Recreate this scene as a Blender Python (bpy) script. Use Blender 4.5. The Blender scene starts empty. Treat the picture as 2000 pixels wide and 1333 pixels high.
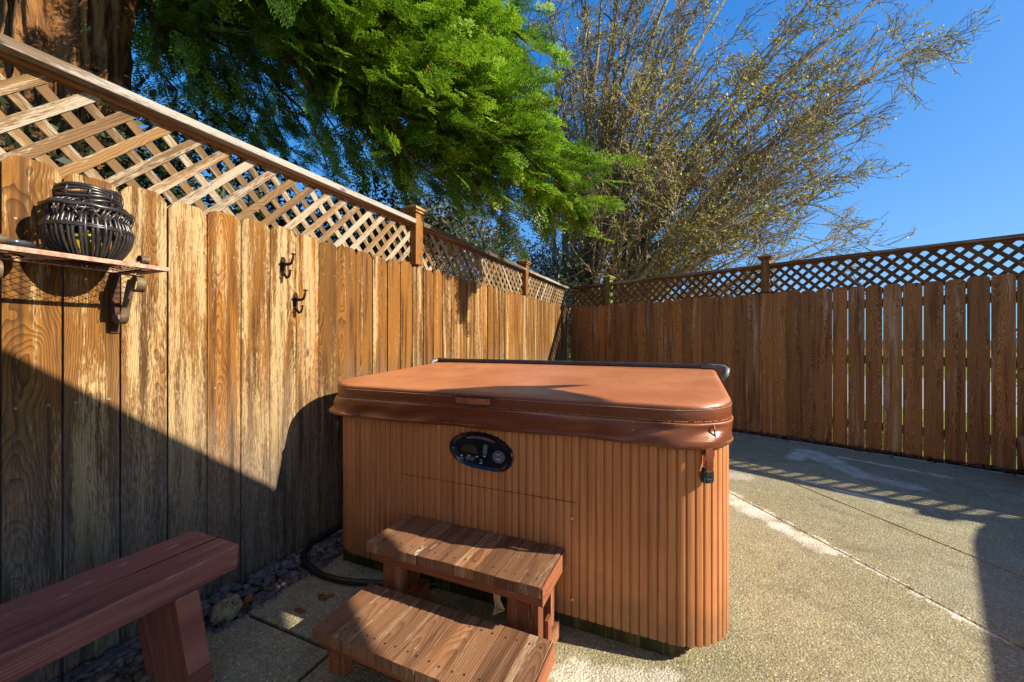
import bpy, math, random
from mathutils import noise as mnoise
import numpy as np
from mathutils import Vector, Matrix
random.seed(7); RNG = np.random.default_rng(11)
scene = bpy.context.scene
COL = scene.collection
PI = math.pi

# ------------------------------------------------------------------ frames
F_PX, CX, Y0, EYE = 778.0, 1000.0, 664.0, 1.13
TH = math.atan(340.0 / F_PX); S_, C_ = math.sin(TH), math.cos(TH)
def W(n, s, z=0.0):                       # left-fence frame -> world
    return Vector((S_ * s + C_ * n, C_ * s - S_ * n, z))
ROT_L = -TH
UX, UY = -.6962, .7179                    # along the right-hand fence, to the corner
OX, OY = .7179, .6962                     # its outward normal
ROT_R = math.atan2(OY, OX)
O_F = 5.495
def WR(o, t, z=0.0):
    return Vector((OX * o + UX * t, OY * o + UY * t, z))
def at(u, v, Y):                          # a point Y metres ahead on the sight line of (u, v)
    return np.array([(u - CX) / F_PX * Y, Y, EYE - (v - Y0) / F_PX * Y])

# ------------------------------------------------------------------ node helper
class NB:
    def __init__(self, name, rough=0.7, spec=0.3):
        self.m = bpy.data.materials.new(name); self.m.use_nodes = True
        self.nt = self.m.node_tree
        self.bsdf = self.nt.nodes['Principled BSDF']
        self.bsdf.inputs['Roughness'].default_value = rough
        self.bsdf.inputs['Specular IOR Level'].default_value = spec
    def put(self, sock, v):
        if isinstance(v, bpy.types.NodeSocket): self.nt.links.new(v, sock)
        elif v is not None:
            if sock.type == 'RGBA' and len(v) == 3: v = (*v, 1)
            sock.default_value = v
    def node(self, t, **kw):
        n = self.nt.nodes.new(t)
        for k, v in kw.items(): setattr(n, k, v)
        return n
    def math(self, op, a, b=0.0, c=None, clamp=False):
        n = self.node('ShaderNodeMath', operation=op, use_clamp=clamp)
        self.put(n.inputs[0], a); self.put(n.inputs[1], b)
        if c is not None: self.put(n.inputs[2], c)
        return n.outputs[0]
    def mix(self, f, a, b, mode='MIX'):
        n = self.node('ShaderNodeMix', data_type='RGBA', blend_type=mode)
        self.put(n.inputs[0], f); self.put(n.inputs[6], a); self.put(n.inputs[7], b)
        return n.outputs[2]
    def attr(self, name):
        return self.node('ShaderNodeAttribute', attribute_name=name)
    def comb(self, x, y, z=0.0):
        n = self.node('ShaderNodeCombineXYZ')
        for i, v in enumerate((x, y, z)): self.put(n.inputs[i], v)
        return n.outputs[0]
    def sep(self, v):
        n = self.node('ShaderNodeSeparateXYZ'); self.put(n.inputs[0], v); return n.outputs
    def noise(self, vec, scale=1.0, detail=3.0, rough=.55, dist=0.0):
        n = self.node('ShaderNodeTexNoise')
        if vec is not None: self.put(n.inputs['Vector'], vec)
        n.inputs['Scale'].default_value = scale; n.inputs['Detail'].default_value = detail
        n.inputs['Roughness'].default_value = rough; n.inputs['Distortion'].default_value = dist
        return n.outputs['Fac']
    def vor(self, vec, scale, feature='F1', out='Distance', rand=1.0):
        n = self.node('ShaderNodeTexVoronoi', feature=feature)
        if vec is not None: self.put(n.inputs['Vector'], vec)
        n.inputs['Scale'].default_value = scale; n.inputs['Randomness'].default_value = rand
        return n.outputs[out]
    def ramp(self, f, stops, interp='LINEAR'):
        n = self.node('ShaderNodeValToRGB'); self.put(n.inputs[0], f)
        cr = n.color_ramp; cr.interpolation = interp
        while len(cr.elements) > 1: cr.elements.remove(cr.elements[-1])
        for i, (p, c) in enumerate(stops):
            e = cr.elements[0] if i == 0 else cr.elements.new(p)
            e.position = p
            if isinstance(c, (int, float)): c = (c, c, c)
            e.color = (*c, 1)
        return n.outputs[0]
    def step(self, f, a, b):              # smooth step a..b -> 0..1
        n = self.node('ShaderNodeMapRange', interpolation_type='SMOOTHSTEP')
        self.put(n.inputs[0], f); n.inputs[1].default_value = a; n.inputs[2].default_value = b
        return n.outputs[0]
    def bump(self, h, strength=.3, dist=.002):
        n = self.node('ShaderNodeBump'); n.inputs['Strength'].default_value = strength
        n.inputs['Distance'].default_value = dist; self.put(n.inputs['Height'], h)
        self.nt.links.new(n.outputs[0], self.bsdf.inputs['Normal'])
    def color(self, c): self.put(self.bsdf.inputs['Base Color'], c)
    def rough(self, r): self.put(self.bsdf.inputs['Roughness'], r)
    def pos(self): return self.node('ShaderNodeNewGeometry').outputs['Position']
    def obj(self): return self.node('ShaderNodeTexCoord').outputs['Object']

def plain(name, col, rough=.6, spec=.4, metal=0.0, var=.25, scale=30, bump=0.0):
    b = NB(name, rough, spec); b.bsdf.inputs['Metallic'].default_value = metal
    f = b.noise(b.obj(), scale, 5, .6)
    b.color(b.mix(b.step(f, .3, .7), tuple(c * (1 - var) for c in col), tuple(min(1, c * (1 + var)) for c in col)))
    if bump: b.bump(f, bump, .003)
    return b.m

def wood(name, dark, light, bleach, bleach_amt=.5, grey_low=0.0, ringf=130.0, rough=.75, flecks=0.0, warp=1.0, knots=True, grey=(.12, .10, .085), contrast=.75, stain=.6):
    """Board timber: growth rings cut at a slant, fine grain, sun-bleached patches; UV in metres, v along the board."""
    b = NB(name, rough, .25)
    uv = b.node('ShaderNodeUVMap', uv_map='uv').outputs[0]
    u, v, _ = b.sep(uv)
    rnd = b.attr('rnd').outputs['Fac']
    r2 = b.math('FRACT', b.math('MULTIPLY', rnd, 17.31)); r3 = b.math('FRACT', b.math('MULTIPLY', rnd, 53.7))
    seed = b.math('MULTIPLY', rnd, 91.0)
    wv = b.noise(b.comb(b.math('MULTIPLY', u, 9.0), b.math('MULTIPLY', v, 2.2), seed), 1.0, 2.0, .5)
    wv = b.math('MULTIPLY', b.math('SUBTRACT', wv, .5), .10 * warp)
    uc = b.math('ADD', b.math('SUBTRACT', u, b.math('MULTIPLY', b.math('SUBTRACT', r2, .5), .14)), wv)
    dep = b.math('ADD', b.math('MULTIPLY', v, b.math('MULTIPLY_ADD', b.math('SUBTRACT', r3, .5), .10, .012)),
                 b.math('MULTIPLY', b.math('SUBTRACT', b.noise(b.comb(b.math('MULTIPLY', u, 4.0), b.math('MULTIPLY', v, 2.0), b.math('ADD', seed, 7.0)), 1.0, 3.0), .5), .16 * warp))
    rad = b.math('SQRT', b.math('ADD', b.math('MULTIPLY', uc, uc), b.math('MULTIPLY', dep, dep)))
    ring = b.math('FRACT', b.math('MULTIPLY', rad, ringf))
    ring = b.math('POWER', ring, 2.2)
    fine = b.noise(b.comb(b.math('MULTIPLY', u, 420.0), b.math('MULTIPLY', v, 9.0), seed), 1.0, 3.0, .6)
    col = b.mix(b.math('MULTIPLY', ring, contrast), light, dark)
    col = b.mix(b.math('MULTIPLY', b.step(fine, .35, .7), .35), col, dark)
    tint = b.ramp(rnd, [(0, (.62, .60, .58)), (.25, (1, .95, .88)), (.5, (.78, .75, .74)), (.75, (1.1, 1.05, .95)), (1, (1.22, 1.08, .88))])
    col = b.mix(1.0, col, tint, 'MULTIPLY')
    # long streaks of water stain
    st = b.noise(b.comb(b.math('MULTIPLY', u, 26.0), b.math('MULTIPLY', v, 1.3), b.math('ADD', seed, 3.0)), 1.0, 4.0, .6)
    col = b.mix(b.math('MULTIPLY', b.step(st, .47, .70), stain), col, tuple(c * .45 for c in dark))
    # bleaching where the stain has weathered off
    bl = b.noise(b.comb(b.math('MULTIPLY', u, 24.0), b.math('MULTIPLY', v, 1.15), b.math('ADD', seed, 11.0)), 1.0, 5.0, .62)
    sp = b.noise(b.comb(b.math('MULTIPLY', u, 210.0), b.math('MULTIPLY', v, 30.0), seed), 1.0, 3.0, .7)
    m = b.math('ADD', b.math('MULTIPLY', bl, 1.0), b.math('MULTIPLY', b.math('SUBTRACT', sp, .5), .45))
    m = b.math('ADD', m, b.math('MULTIPLY', b.math('SUBTRACT', r2, .5), .20))
    m = b.math('ADD', m, b.math('MULTIPLY', b.math('SUBTRACT', fine, .5), .30))
    bm = b.math('MULTIPLY', b.step(m, .62 - .2 * bleach_amt, .80 - .2 * bleach_amt), .85)
    bm = b.math('MULTIPLY', bm, b.math('SUBTRACT', 1.0, b.math('MULTIPLY', ring, .55)))
    col = b.mix(bm, col, bleach)
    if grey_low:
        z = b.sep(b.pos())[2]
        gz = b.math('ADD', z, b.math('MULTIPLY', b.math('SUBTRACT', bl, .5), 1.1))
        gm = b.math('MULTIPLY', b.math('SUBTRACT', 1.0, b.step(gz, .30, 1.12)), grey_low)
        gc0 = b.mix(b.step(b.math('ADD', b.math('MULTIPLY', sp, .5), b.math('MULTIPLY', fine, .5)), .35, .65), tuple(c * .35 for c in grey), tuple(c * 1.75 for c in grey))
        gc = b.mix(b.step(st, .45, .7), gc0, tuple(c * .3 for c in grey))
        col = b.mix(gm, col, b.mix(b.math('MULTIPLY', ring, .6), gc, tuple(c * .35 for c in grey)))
    if flecks:
        fl = b.noise(b.comb(b.math('MULTIPLY', u, 75.0), b.math('MULTIPLY', v, 11.0), b.math('ADD', seed, 23.0)), 1.0, 5.0, .72)
        f2 = b.noise(b.comb(b.math('MULTIPLY', u, 9.0), b.math('MULTIPLY', v, 5.0), b.math('ADD', seed, 31.0)), 1.0, 2.0)
        fm = b.step(b.math('ADD', fl, b.math('MULTIPLY', b.math('SUBTRACT', f2, .5), .55)), .69, .76)
        col = b.mix(b.math('MULTIPLY', fm, flecks), col, (.62, .56, .48))
    if knots:
        kd = b.vor(b.comb(b.math('MULTIPLY', u, 7.0), b.math('MULTIPLY', v, 2.6), seed), 1.0)
        kc = b.vor(b.comb(b.math('MULTIPLY', u, 7.0), b.math('MULTIPLY', v, 2.6), seed), 1.0, out='Color')
        pick = b.step(b.sep(kc)[0], .78, .80)
        km = b.math('MULTIPLY', b.math('SUBTRACT', 1.0, b.step(kd, .05, .11)), pick)
        col = b.mix(b.math('MULTIPLY', km, .85), col, tuple(c * .35 for c in dark))
    b.color(col)
    h = b.math('ADD', b.math('MULTIPLY', ring, .7), b.math('MULTIPLY', fine, .5))
    b.bump(b.math('ADD', h, b.math('MULTIPLY', sp, .5)), .55, .0016)
    return b.m

# ------------------------------------------------------------------ mesh builder
class MB:
    def __init__(self, off=(0, 0, 0)):
        self.v = []; self.f = []; self.uv = []; self.rnd = []; self.mi = []; self.off = np.array(off, float)
    def add(self, verts, faces, uvs=None, rnd=None, mi=0):
        b = len(self.v); self.v += [tuple(p) for p in verts]
        r = random.random() if rnd is None else rnd
        for k, f in enumerate(faces):
            self.f.append([b + i for i in f])
            self.uv.append(uvs[k] if uvs else [(verts[i][0], verts[i][1]) for i in f])
            self.rnd.append(r); self.mi.append(mi)
    def board(self, lo, hi, axis=2, rnd=None, M=None, mi=0, taper=None):
        """Axis-aligned box lo..hi, grain along `axis`; M (Matrix) moves it; UV in metres."""
        lo, hi = np.array(lo, float), np.array(hi, float); c = (lo + hi) / 2
        P = [np.array([(lo, hi)[i & 1][0], (lo, hi)[i >> 1 & 1][1], (lo, hi)[i >> 2][2]]) for i in range(8)]
        F = [(0, 2, 3, 1), (4, 5, 7, 6), (0, 1, 5, 4), (2, 6, 7, 3), (0, 4, 6, 2), (1, 3, 7, 5)]
        N = [2, 2, 1, 1, 0, 0]
        uvs = []
        for f, nx in zip(F, N):
            ax = [a for a in (0, 1, 2) if a != nx]
            va = axis if axis in ax else ax[1]; ua = [a for a in ax if a != va][0]
            uvs.append([(P[i][ua] - c[ua] + .013 * nx, P[i][va]) for i in f])
        if M is not None: P = [np.array(M @ Vector(p)) for p in P]
        self.add(P, F, uvs, rnd, mi)
    def prism(self, poly, y0, y1, plane='xz', rnd=None, mi=0, M=None, grain=1):
        """Closed polygon in a plane, swept along the third axis."""
        n = len(poly); k = {'xz': (0, 2, 1), 'xy': (0, 1, 2), 'yz': (1, 2, 0)}[plane]
        P = []
        for y in (y0, y1):
            for a, c in poly:
                q = [0, 0, 0]; q[k[0]] = a; q[k[1]] = c; q[k[2]] = y; P.append(np.array(q, float))
        F = [list(range(n))[::-1], list(range(n, 2 * n))] + [(i, (i + 1) % n, n + (i + 1) % n, n + i) for i in range(n)]
        cx = sum(p[0] for p in poly) / n
        uvs = []
        for fi, f in enumerate(F):
            if fi < 2: uvs.append([((P[i][k[0]] - cx, P[i][k[1]]) if grain == 1 else (P[i][k[1]], P[i][k[0]])) for i in f])
            else:
                uvs.append([((P[i][k[2]], P[i][k[1]] + P[i][k[0]] * .3) if grain == 1 else (P[i][k[1]] + P[i][k[2]], P[i][k[0]])) for i in f])
        if M is not None: P = [np.array(M @ Vector(p)) for p in P]
        self.add(P, F, uvs, rnd, mi)
    def tube(self, path, r, sides=8, closed=False, cap=True, mi=0, rnd=None, flat=None):
        P = [np.array(p, float) for p in path]; n = len(P)
        rr = r if hasattr(r, '__len__') else [r] * n
        V = []; up = np.array([.13, .21, 1.0]); prev = None
        for i in range(n):
            a = P[(i - 1) % n] if (closed or i) else P[0]; c = P[(i + 1) % n] if (closed or i < n - 1) else P[-1]
            t = c - a; t = t / (np.linalg.norm(t) + 1e-9)
            if prev is None:
                x = np.cross(up, t); x /= np.linalg.norm(x)
            else:
                x = prev - t * prev.dot(t); x /= (np.linalg.norm(x) + 1e-9)
            prev = x; y = np.cross(t, x)
            for j in range(sides):
                g = 2 * PI * j / sides
                V.append(P[i] + rr[i] * (math.cos(g) * x + math.sin(g) * y))
        F = []
        for i in range(n if closed else n - 1):
            for j in range(sides):
                k = (i + 1) % n; F.append((i * sides + j, i * sides + (j + 1) % sides, k * sides + (j + 1) % sides, k * sides + j))
        if cap and not closed:
            F.append(tuple(range(sides))[::-1]); F.append(tuple((n - 1) * sides + j for j in range(sides)))
        self.add(V, F, [[(.01 * i, .01 * i) for i in f] for f in F], rnd, mi)
    def lathe(self, prof, c=(0, 0, 0), seg=32, mi=0, rnd=None):
        V = []; n = len(prof)
        for r, z in prof:
            for j in range(seg):
                a = 2 * PI * j / seg; V.append((c[0] + r * math.cos(a), c[1] + r * math.sin(a), c[2] + z))
        F = [(i * seg + j, i * seg + (j + 1) % seg, (i + 1) * seg + (j + 1) % seg, (i + 1) * seg + j) for i in range(n - 1) for j in range(seg)]
        if prof[0][0] > 1e-4: F.append(tuple(range(seg))[::-1])
        if prof[-1][0] > 1e-4: F.append(tuple((n - 1) * seg + j for j in range(seg)))
        self.add(V, F, None, rnd, mi)
    def rings(self, rings, mi=0, cap0=False, cap1=False, rnd=None, closed=True):
        n = len(rings[0]); V = [p for r in rings for p in r]
        F = [(i * n + j, i * n + (j + 1) % n, (i + 1) * n + (j + 1) % n, (i + 1) * n + j) for i in range(len(rings) - 1) for j in range(n if closed else n - 1)]
        if cap0: F.append(tuple(range(n))[::-1])
        if cap1: F.append(tuple((len(rings) - 1) * n + j for j in range(n)))
        self.add(V, F, None, rnd, mi)
    def build(self, name, mats, parent=None, smooth=False, bevel=0.0, angle=None):
        me = bpy.data.meshes.new(name)
        V = [tuple(np.array(p) - self.off) for p in self.v]
        me.from_pydata(V, [], self.f)
        uvl = me.uv_layers.new(name='uv')
        flat = [c for f in self.uv for p in f for c in p]
        uvl.data.foreach_set('uv', flat)
        at_ = me.attributes.new('rnd', 'FLOAT', 'FACE'); at_.data.foreach_set('value', self.rnd)
        for m in (mats if isinstance(mats, (list, tuple)) else [mats]): me.materials.append(m)
        me.polygons.foreach_set('material_index', self.mi)
        if smooth: me.polygons.foreach_set('use_smooth', [True] * len(self.f))
        me.update(); me.validate()
        o = bpy.data.objects.new(name, me); COL.objects.link(o)
        if parent is not None: o.parent = parent
        if smooth and angle:
            me.set_sharp_from_angle(angle=math.radians(angle))
        if bevel:
            md = o.modifiers.new('Bevel', 'BEVEL'); md.width = bevel; md.segments = 2; md.limit_method = 'ANGLE'; md.angle_limit = math.radians(40)
        return o

def np_mesh(name, V, Q, mat, parent=None, rnd=None, smooth=False):
    """V (N,3), Q (M,k) index array -> mesh object, quickly."""
    me = bpy.data.meshes.new(name); k = Q.shape[1]
    me.vertices.add(len(V)); me.vertices.foreach_set('co', V.astype(np.float32).ravel())
    me.loops.add(Q.size); me.loops.foreach_set('vertex_index', Q.astype(np.int32).ravel())
    me.polygons.add(len(Q)); me.polygons.foreach_set('loop_start', np.arange(0, Q.size, k, dtype=np.int32))
    me.update(calc_edges=True)
    if rnd is not None:
        a = me.attributes.new('rnd', 'FLOAT', 'FACE'); a.data.foreach_set('value', rnd.astype(np.float32))
    if smooth: me.polygons.foreach_set('use_smooth', np.ones(len(Q), bool))
    me.materials.append(mat)
    o = bpy.data.objects.new(name, me); COL.objects.link(o)
    if parent is not None: o.parent = parent
    return o

def tag(o, label=None, cat=None, group=None, kind=None):
    if label: o['label'] = label
    if cat: o['category'] = cat
    if group: o['group'] = group
    if kind: o['kind'] = kind
    return o
def thing(name, label, cat, loc=(0, 0, 0), rotz=0.0, group=None):
    o = bpy.data.objects.new(name, None); COL.objects.link(o); o.empty_display_size = .1
    o.location = loc; o.rotation_euler = (0, 0, rotz)
    return tag(o, label, cat, group)
def label(o, t): o['label'] = t; return o

# ------------------------------------------------------------------ materials
M = {}
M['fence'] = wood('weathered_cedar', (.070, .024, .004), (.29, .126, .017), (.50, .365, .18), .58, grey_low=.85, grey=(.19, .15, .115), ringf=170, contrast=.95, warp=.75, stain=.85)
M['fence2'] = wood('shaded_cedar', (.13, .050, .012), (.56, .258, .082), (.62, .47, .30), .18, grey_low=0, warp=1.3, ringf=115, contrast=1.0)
M['lattice'] = wood('lattice_cedar', (.10, .050, .018), (.25, .15, .062), (.46, .39, .29), .74, ringf=190, warp=.6, stain=.8)
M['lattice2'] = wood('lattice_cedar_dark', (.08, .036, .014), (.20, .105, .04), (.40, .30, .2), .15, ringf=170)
M['cap'] = wood('cap_cedar', (.075, .052, .036), (.17, .125, .085), (.45, .42, .37), 1.0, ringf=210, warp=.5)
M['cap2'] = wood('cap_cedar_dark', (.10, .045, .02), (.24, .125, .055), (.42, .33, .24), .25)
M['post'] = wood('post_cedar', (.12, .046, .011), (.31, .14, .034), (.45, .33, .18), .12)
M['post_moss'] = wood('post_mossy', (.09, .085, .015), (.24, .21, .04), (.36, .32, .1), .2)
M['bench'] = wood('stained_redwood', (.20, .066, .056), (.45, .185, .150), (.62, .42, .33), .50, ringf=120, rough=.45, flecks=.6, warp=.8, contrast=1.0)
M['step'] = wood('worn_redwood', (.13, .054, .028), (.33, .175, .095), (.48, .33, .20), .40, ringf=120, rough=.6, flecks=1.0, warp=.6)
M['step_side'] = wood('redwood_frame', (.15, .048, .024), (.32, .12, .062), (.48, .29, .18), .25, ringf=110, rough=.6, flecks=.3, warp=.6)

def mat_cabinet():
    b = NB('spa_panel_plastic', .45, .4); p = b.obj()
    x, y, z = b.sep(p)
    g = b.noise(b.comb(b.math('MULTIPLY', x, 120.0), b.math('MULTIPLY', y, 120.0), b.math('MULTIPLY', z, 3.0)), 1.0, 3.0, .6)
    l = b.noise(p, 2.2, 3.0, .5)
    c = b.mix(b.step(g, .3, .7), (.43, .158, .058), (.57, .235, .092))
    c = b.mix(b.math('MULTIPLY', b.step(l, .45, .75), .45), c, (.58, .28, .12))
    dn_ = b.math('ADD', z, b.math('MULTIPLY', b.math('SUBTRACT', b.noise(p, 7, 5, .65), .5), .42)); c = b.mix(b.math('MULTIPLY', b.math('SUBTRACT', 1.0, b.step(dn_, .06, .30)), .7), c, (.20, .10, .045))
    wsk = b.noise(b.comb(b.math('MULTIPLY', x, 22.0), b.math('MULTIPLY', y, 22.0), b.math('MULTIPLY', z, .9)), 1.0, 4.0, .6); c = b.mix(b.math('MULTIPLY', b.step(wsk, .52, .72), .5), c, (.24, .085, .035))
    sc = b.noise(b.comb(b.math('MULTIPLY', x, 60.0), b.math('MULTIPLY', y, 60.0), b.math('MULTIPLY', z, 14.0)), 1.0, 4.0, .7)
    c = b.mix(b.math('MULTIPLY', b.step(sc, .74, .80), .55), c, (.6, .45, .32))
    b.color(c); b.rough(b.math('MULTIPLY_ADD', g, .25, .38)); b.bump(b.math('ADD', g, b.noise(p, 380, 2)), .12, .0015)
    return b.m
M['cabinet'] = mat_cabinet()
def mat_vinyl():
    b = NB('cover_vinyl', .42, .5); p = b.obj()
    l = b.noise(p, 3.5, 4.0, .6); f = b.noise(p, 320, 3.0, .6); st = b.noise(p, 26, 5.0, .7)
    c = b.mix(b.step(l, .3, .72), (.36, .108, .040), (.46, .155, .062))
    c = b.mix(b.math('MULTIPLY', b.step(st, .56, .72), .45), c, (.22, .075, .034))
    top_lit = b.step(b.sep(b.node('ShaderNodeNewGeometry').outputs['Normal'])[2], .25, .85)  # top painted lighter and sides darker, as the light falls on them
    c = b.mix(top_lit, b.mix(1.0, c, (.42, .34, .34), 'MULTIPLY'), b.mix(1.0, c, (1.22, 1.38, 1.50), 'MULTIPLY'))
    sp = b.vor(p, 34); c = b.mix(b.math('MULTIPLY', b.math('SUBTRACT', 1.0, b.step(sp, .035, .06)), b.step(b.noise(p, 3.0, 2.0), .52, .6)), c, (.68, .55, .45))
    z = b.sep(p)[2]
    b.color(c); b.rough(b.math('MULTIPLY_ADD', st, .3, .22))
    w = b.noise(b.comb(b.math('MULTIPLY', b.sep(p)[0], 5.0), b.math('MULTIPLY', b.sep(p)[1], 5.0), b.math('MULTIPLY', z, 26.0)), 1.0, 4.0, .6, .8)
    b.bump(b.math('ADD', b.math('MULTIPLY', f, .12), b.math('MULTIPLY', w, 1.6)), .35, .006)
    return b.m
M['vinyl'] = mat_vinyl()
M['stitch'] = plain('pale_thread', (.55, .36, .22), .8)
M['black'] = plain('black_plastic', (.012, .014, .02), .3, .5)
M['gloss'] = plain('gloss_black', (.008, .010, .018), .12, .6)
M['button'] = plain('grey_blue_button', (.09, .11, .15), .35, .5)
M['mark'] = plain('pale_print', (.55, .6, .7), .5)
M['display'] = plain('display_window', (.06, .045, .02), .08, .7)
M['bar'] = plain('dark_tube', (.045, .045, .05), .38, .5, .3)
M['barend'] = plain('grey_bracket', (.16, .17, .17), .5, .4, .2)
M['iron'] = plain('rusted_iron', (.085, .035, .02), .75, .3, .4, .5, 60, .4)
M['ironpale'] = plain('worn_iron', (.13, .09, .055), .6, .3, .3, .35, 40)
M['rust_lip'] = plain('pale_rust_lip', (.46, .27, .19), .75, .2, 0, .35, 50)
M['hookiron'] = plain('dark_hook_iron', (.035, .014, .010), .6, .3, .3, .4, 60)
M['wicker'] = plain('dark_wicker', (.028, .024, .024), .3, .55, 0, .5, 18)
M['gourd'] = plain('yellow_gourd', (.30, .24, .02), .5)
M['hose'] = plain('black_hose', (.022, .019, .017), .38, .5)
M['screw'] = plain('screw_head', (.55, .42, .25), .4, .5, .4)
M['nail'] = plain('nail_head', (.28, .23, .18), .6, .4, .3)
M['pot'] = plain('tan_clay', (.45, .26, .12), .8, .2, 0, .25, 9)
M['white'] = plain('pale_render', (.7, .68, .64), .9)
M['roof'] = plain('roof_sheet', (.16, .13, .11), .9)
M['shade_box'] = plain('shade_box_brown', (.22, .17, .13), .9)
M['cable'] = plain('cable_black', (.02, .02, .02), .7)
M['leafbrown'] = plain('dry_leaf', (.24, .085, .03), .8, .2, 0, .5, 40)
M['leafgreen'] = plain('fresh_leaf', (.15, .26, .06), .6)

def mat_rock():
    b = NB('tan_rock', .9, .2); p = b.obj(); n = b.noise(p, 22, 6, .65); v = b.vor(p, 26)
    c = b.mix(b.step(n, .35, .65), (.20, .13, .06), (.50, .37, .19)); b.color(b.mix(b.step(v, .05, .25), (.06, .035, .02), c)); b.bump(b.math('ADD', n, v), .8, .01); return b.m
M['rock'] = mat_rock()
def mat_gravel():
    b = NB('river_pebble', .6, .35); r = b.attr('rnd').outputs['Fac']; n = b.noise(b.obj(), 60, 4)
    c = b.ramp(r, [(0, (.09, .08, .08)), (.35, (.17, .155, .145)), (.6, (.13, .115, .115)), (.8, (.24, .22, .19)), (.93, (.26, .16, .10)), (1, (.42, .36, .27))])
    b.color(b.mix(b.math('MULTIPLY', n, .5), c, (.05, .05, .06))); b.bump(n, .3, .003); return b.m
M['gravel'] = mat_gravel()
def mat_litter():
    b = NB('leaf_flakes', .85, .15); r = b.attr('rnd').outputs['Fac']
    b.color(b.ramp(r, [(0, (.05, .025, .015)), (.4, (.16, .065, .03)), (.7, (.24, .11, .05)), (.9, (.11, .06, .04)), (1, (.4, .3, .2))])); return b.m
M['litter'] = mat_litter()
def mat_soil():
    b = NB('soil', .95, .1); n = b.noise(b.pos(), 9, 8, .7); b.color(b.mix(b.step(n, .3, .7), (.035, .022, .014), (.12, .07, .04))); b.bump(n, .8, .02); return b.m
M['soil'] = mat_soil()
def mat_lawn():
    b = NB('lawn', .9, .1); n = b.noise(b.pos(), 3, 8, .7); f = b.noise(b.pos(), 60, 4, .7)
    b.color(b.mix(f, b.mix(b.step(n, .35, .65), (.10, .15, .02), (.24, .24, .05)), (.20, .22, .05))); b.bump(f, .8, .03); return b.m
M['lawn'] = mat_lawn()

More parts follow.
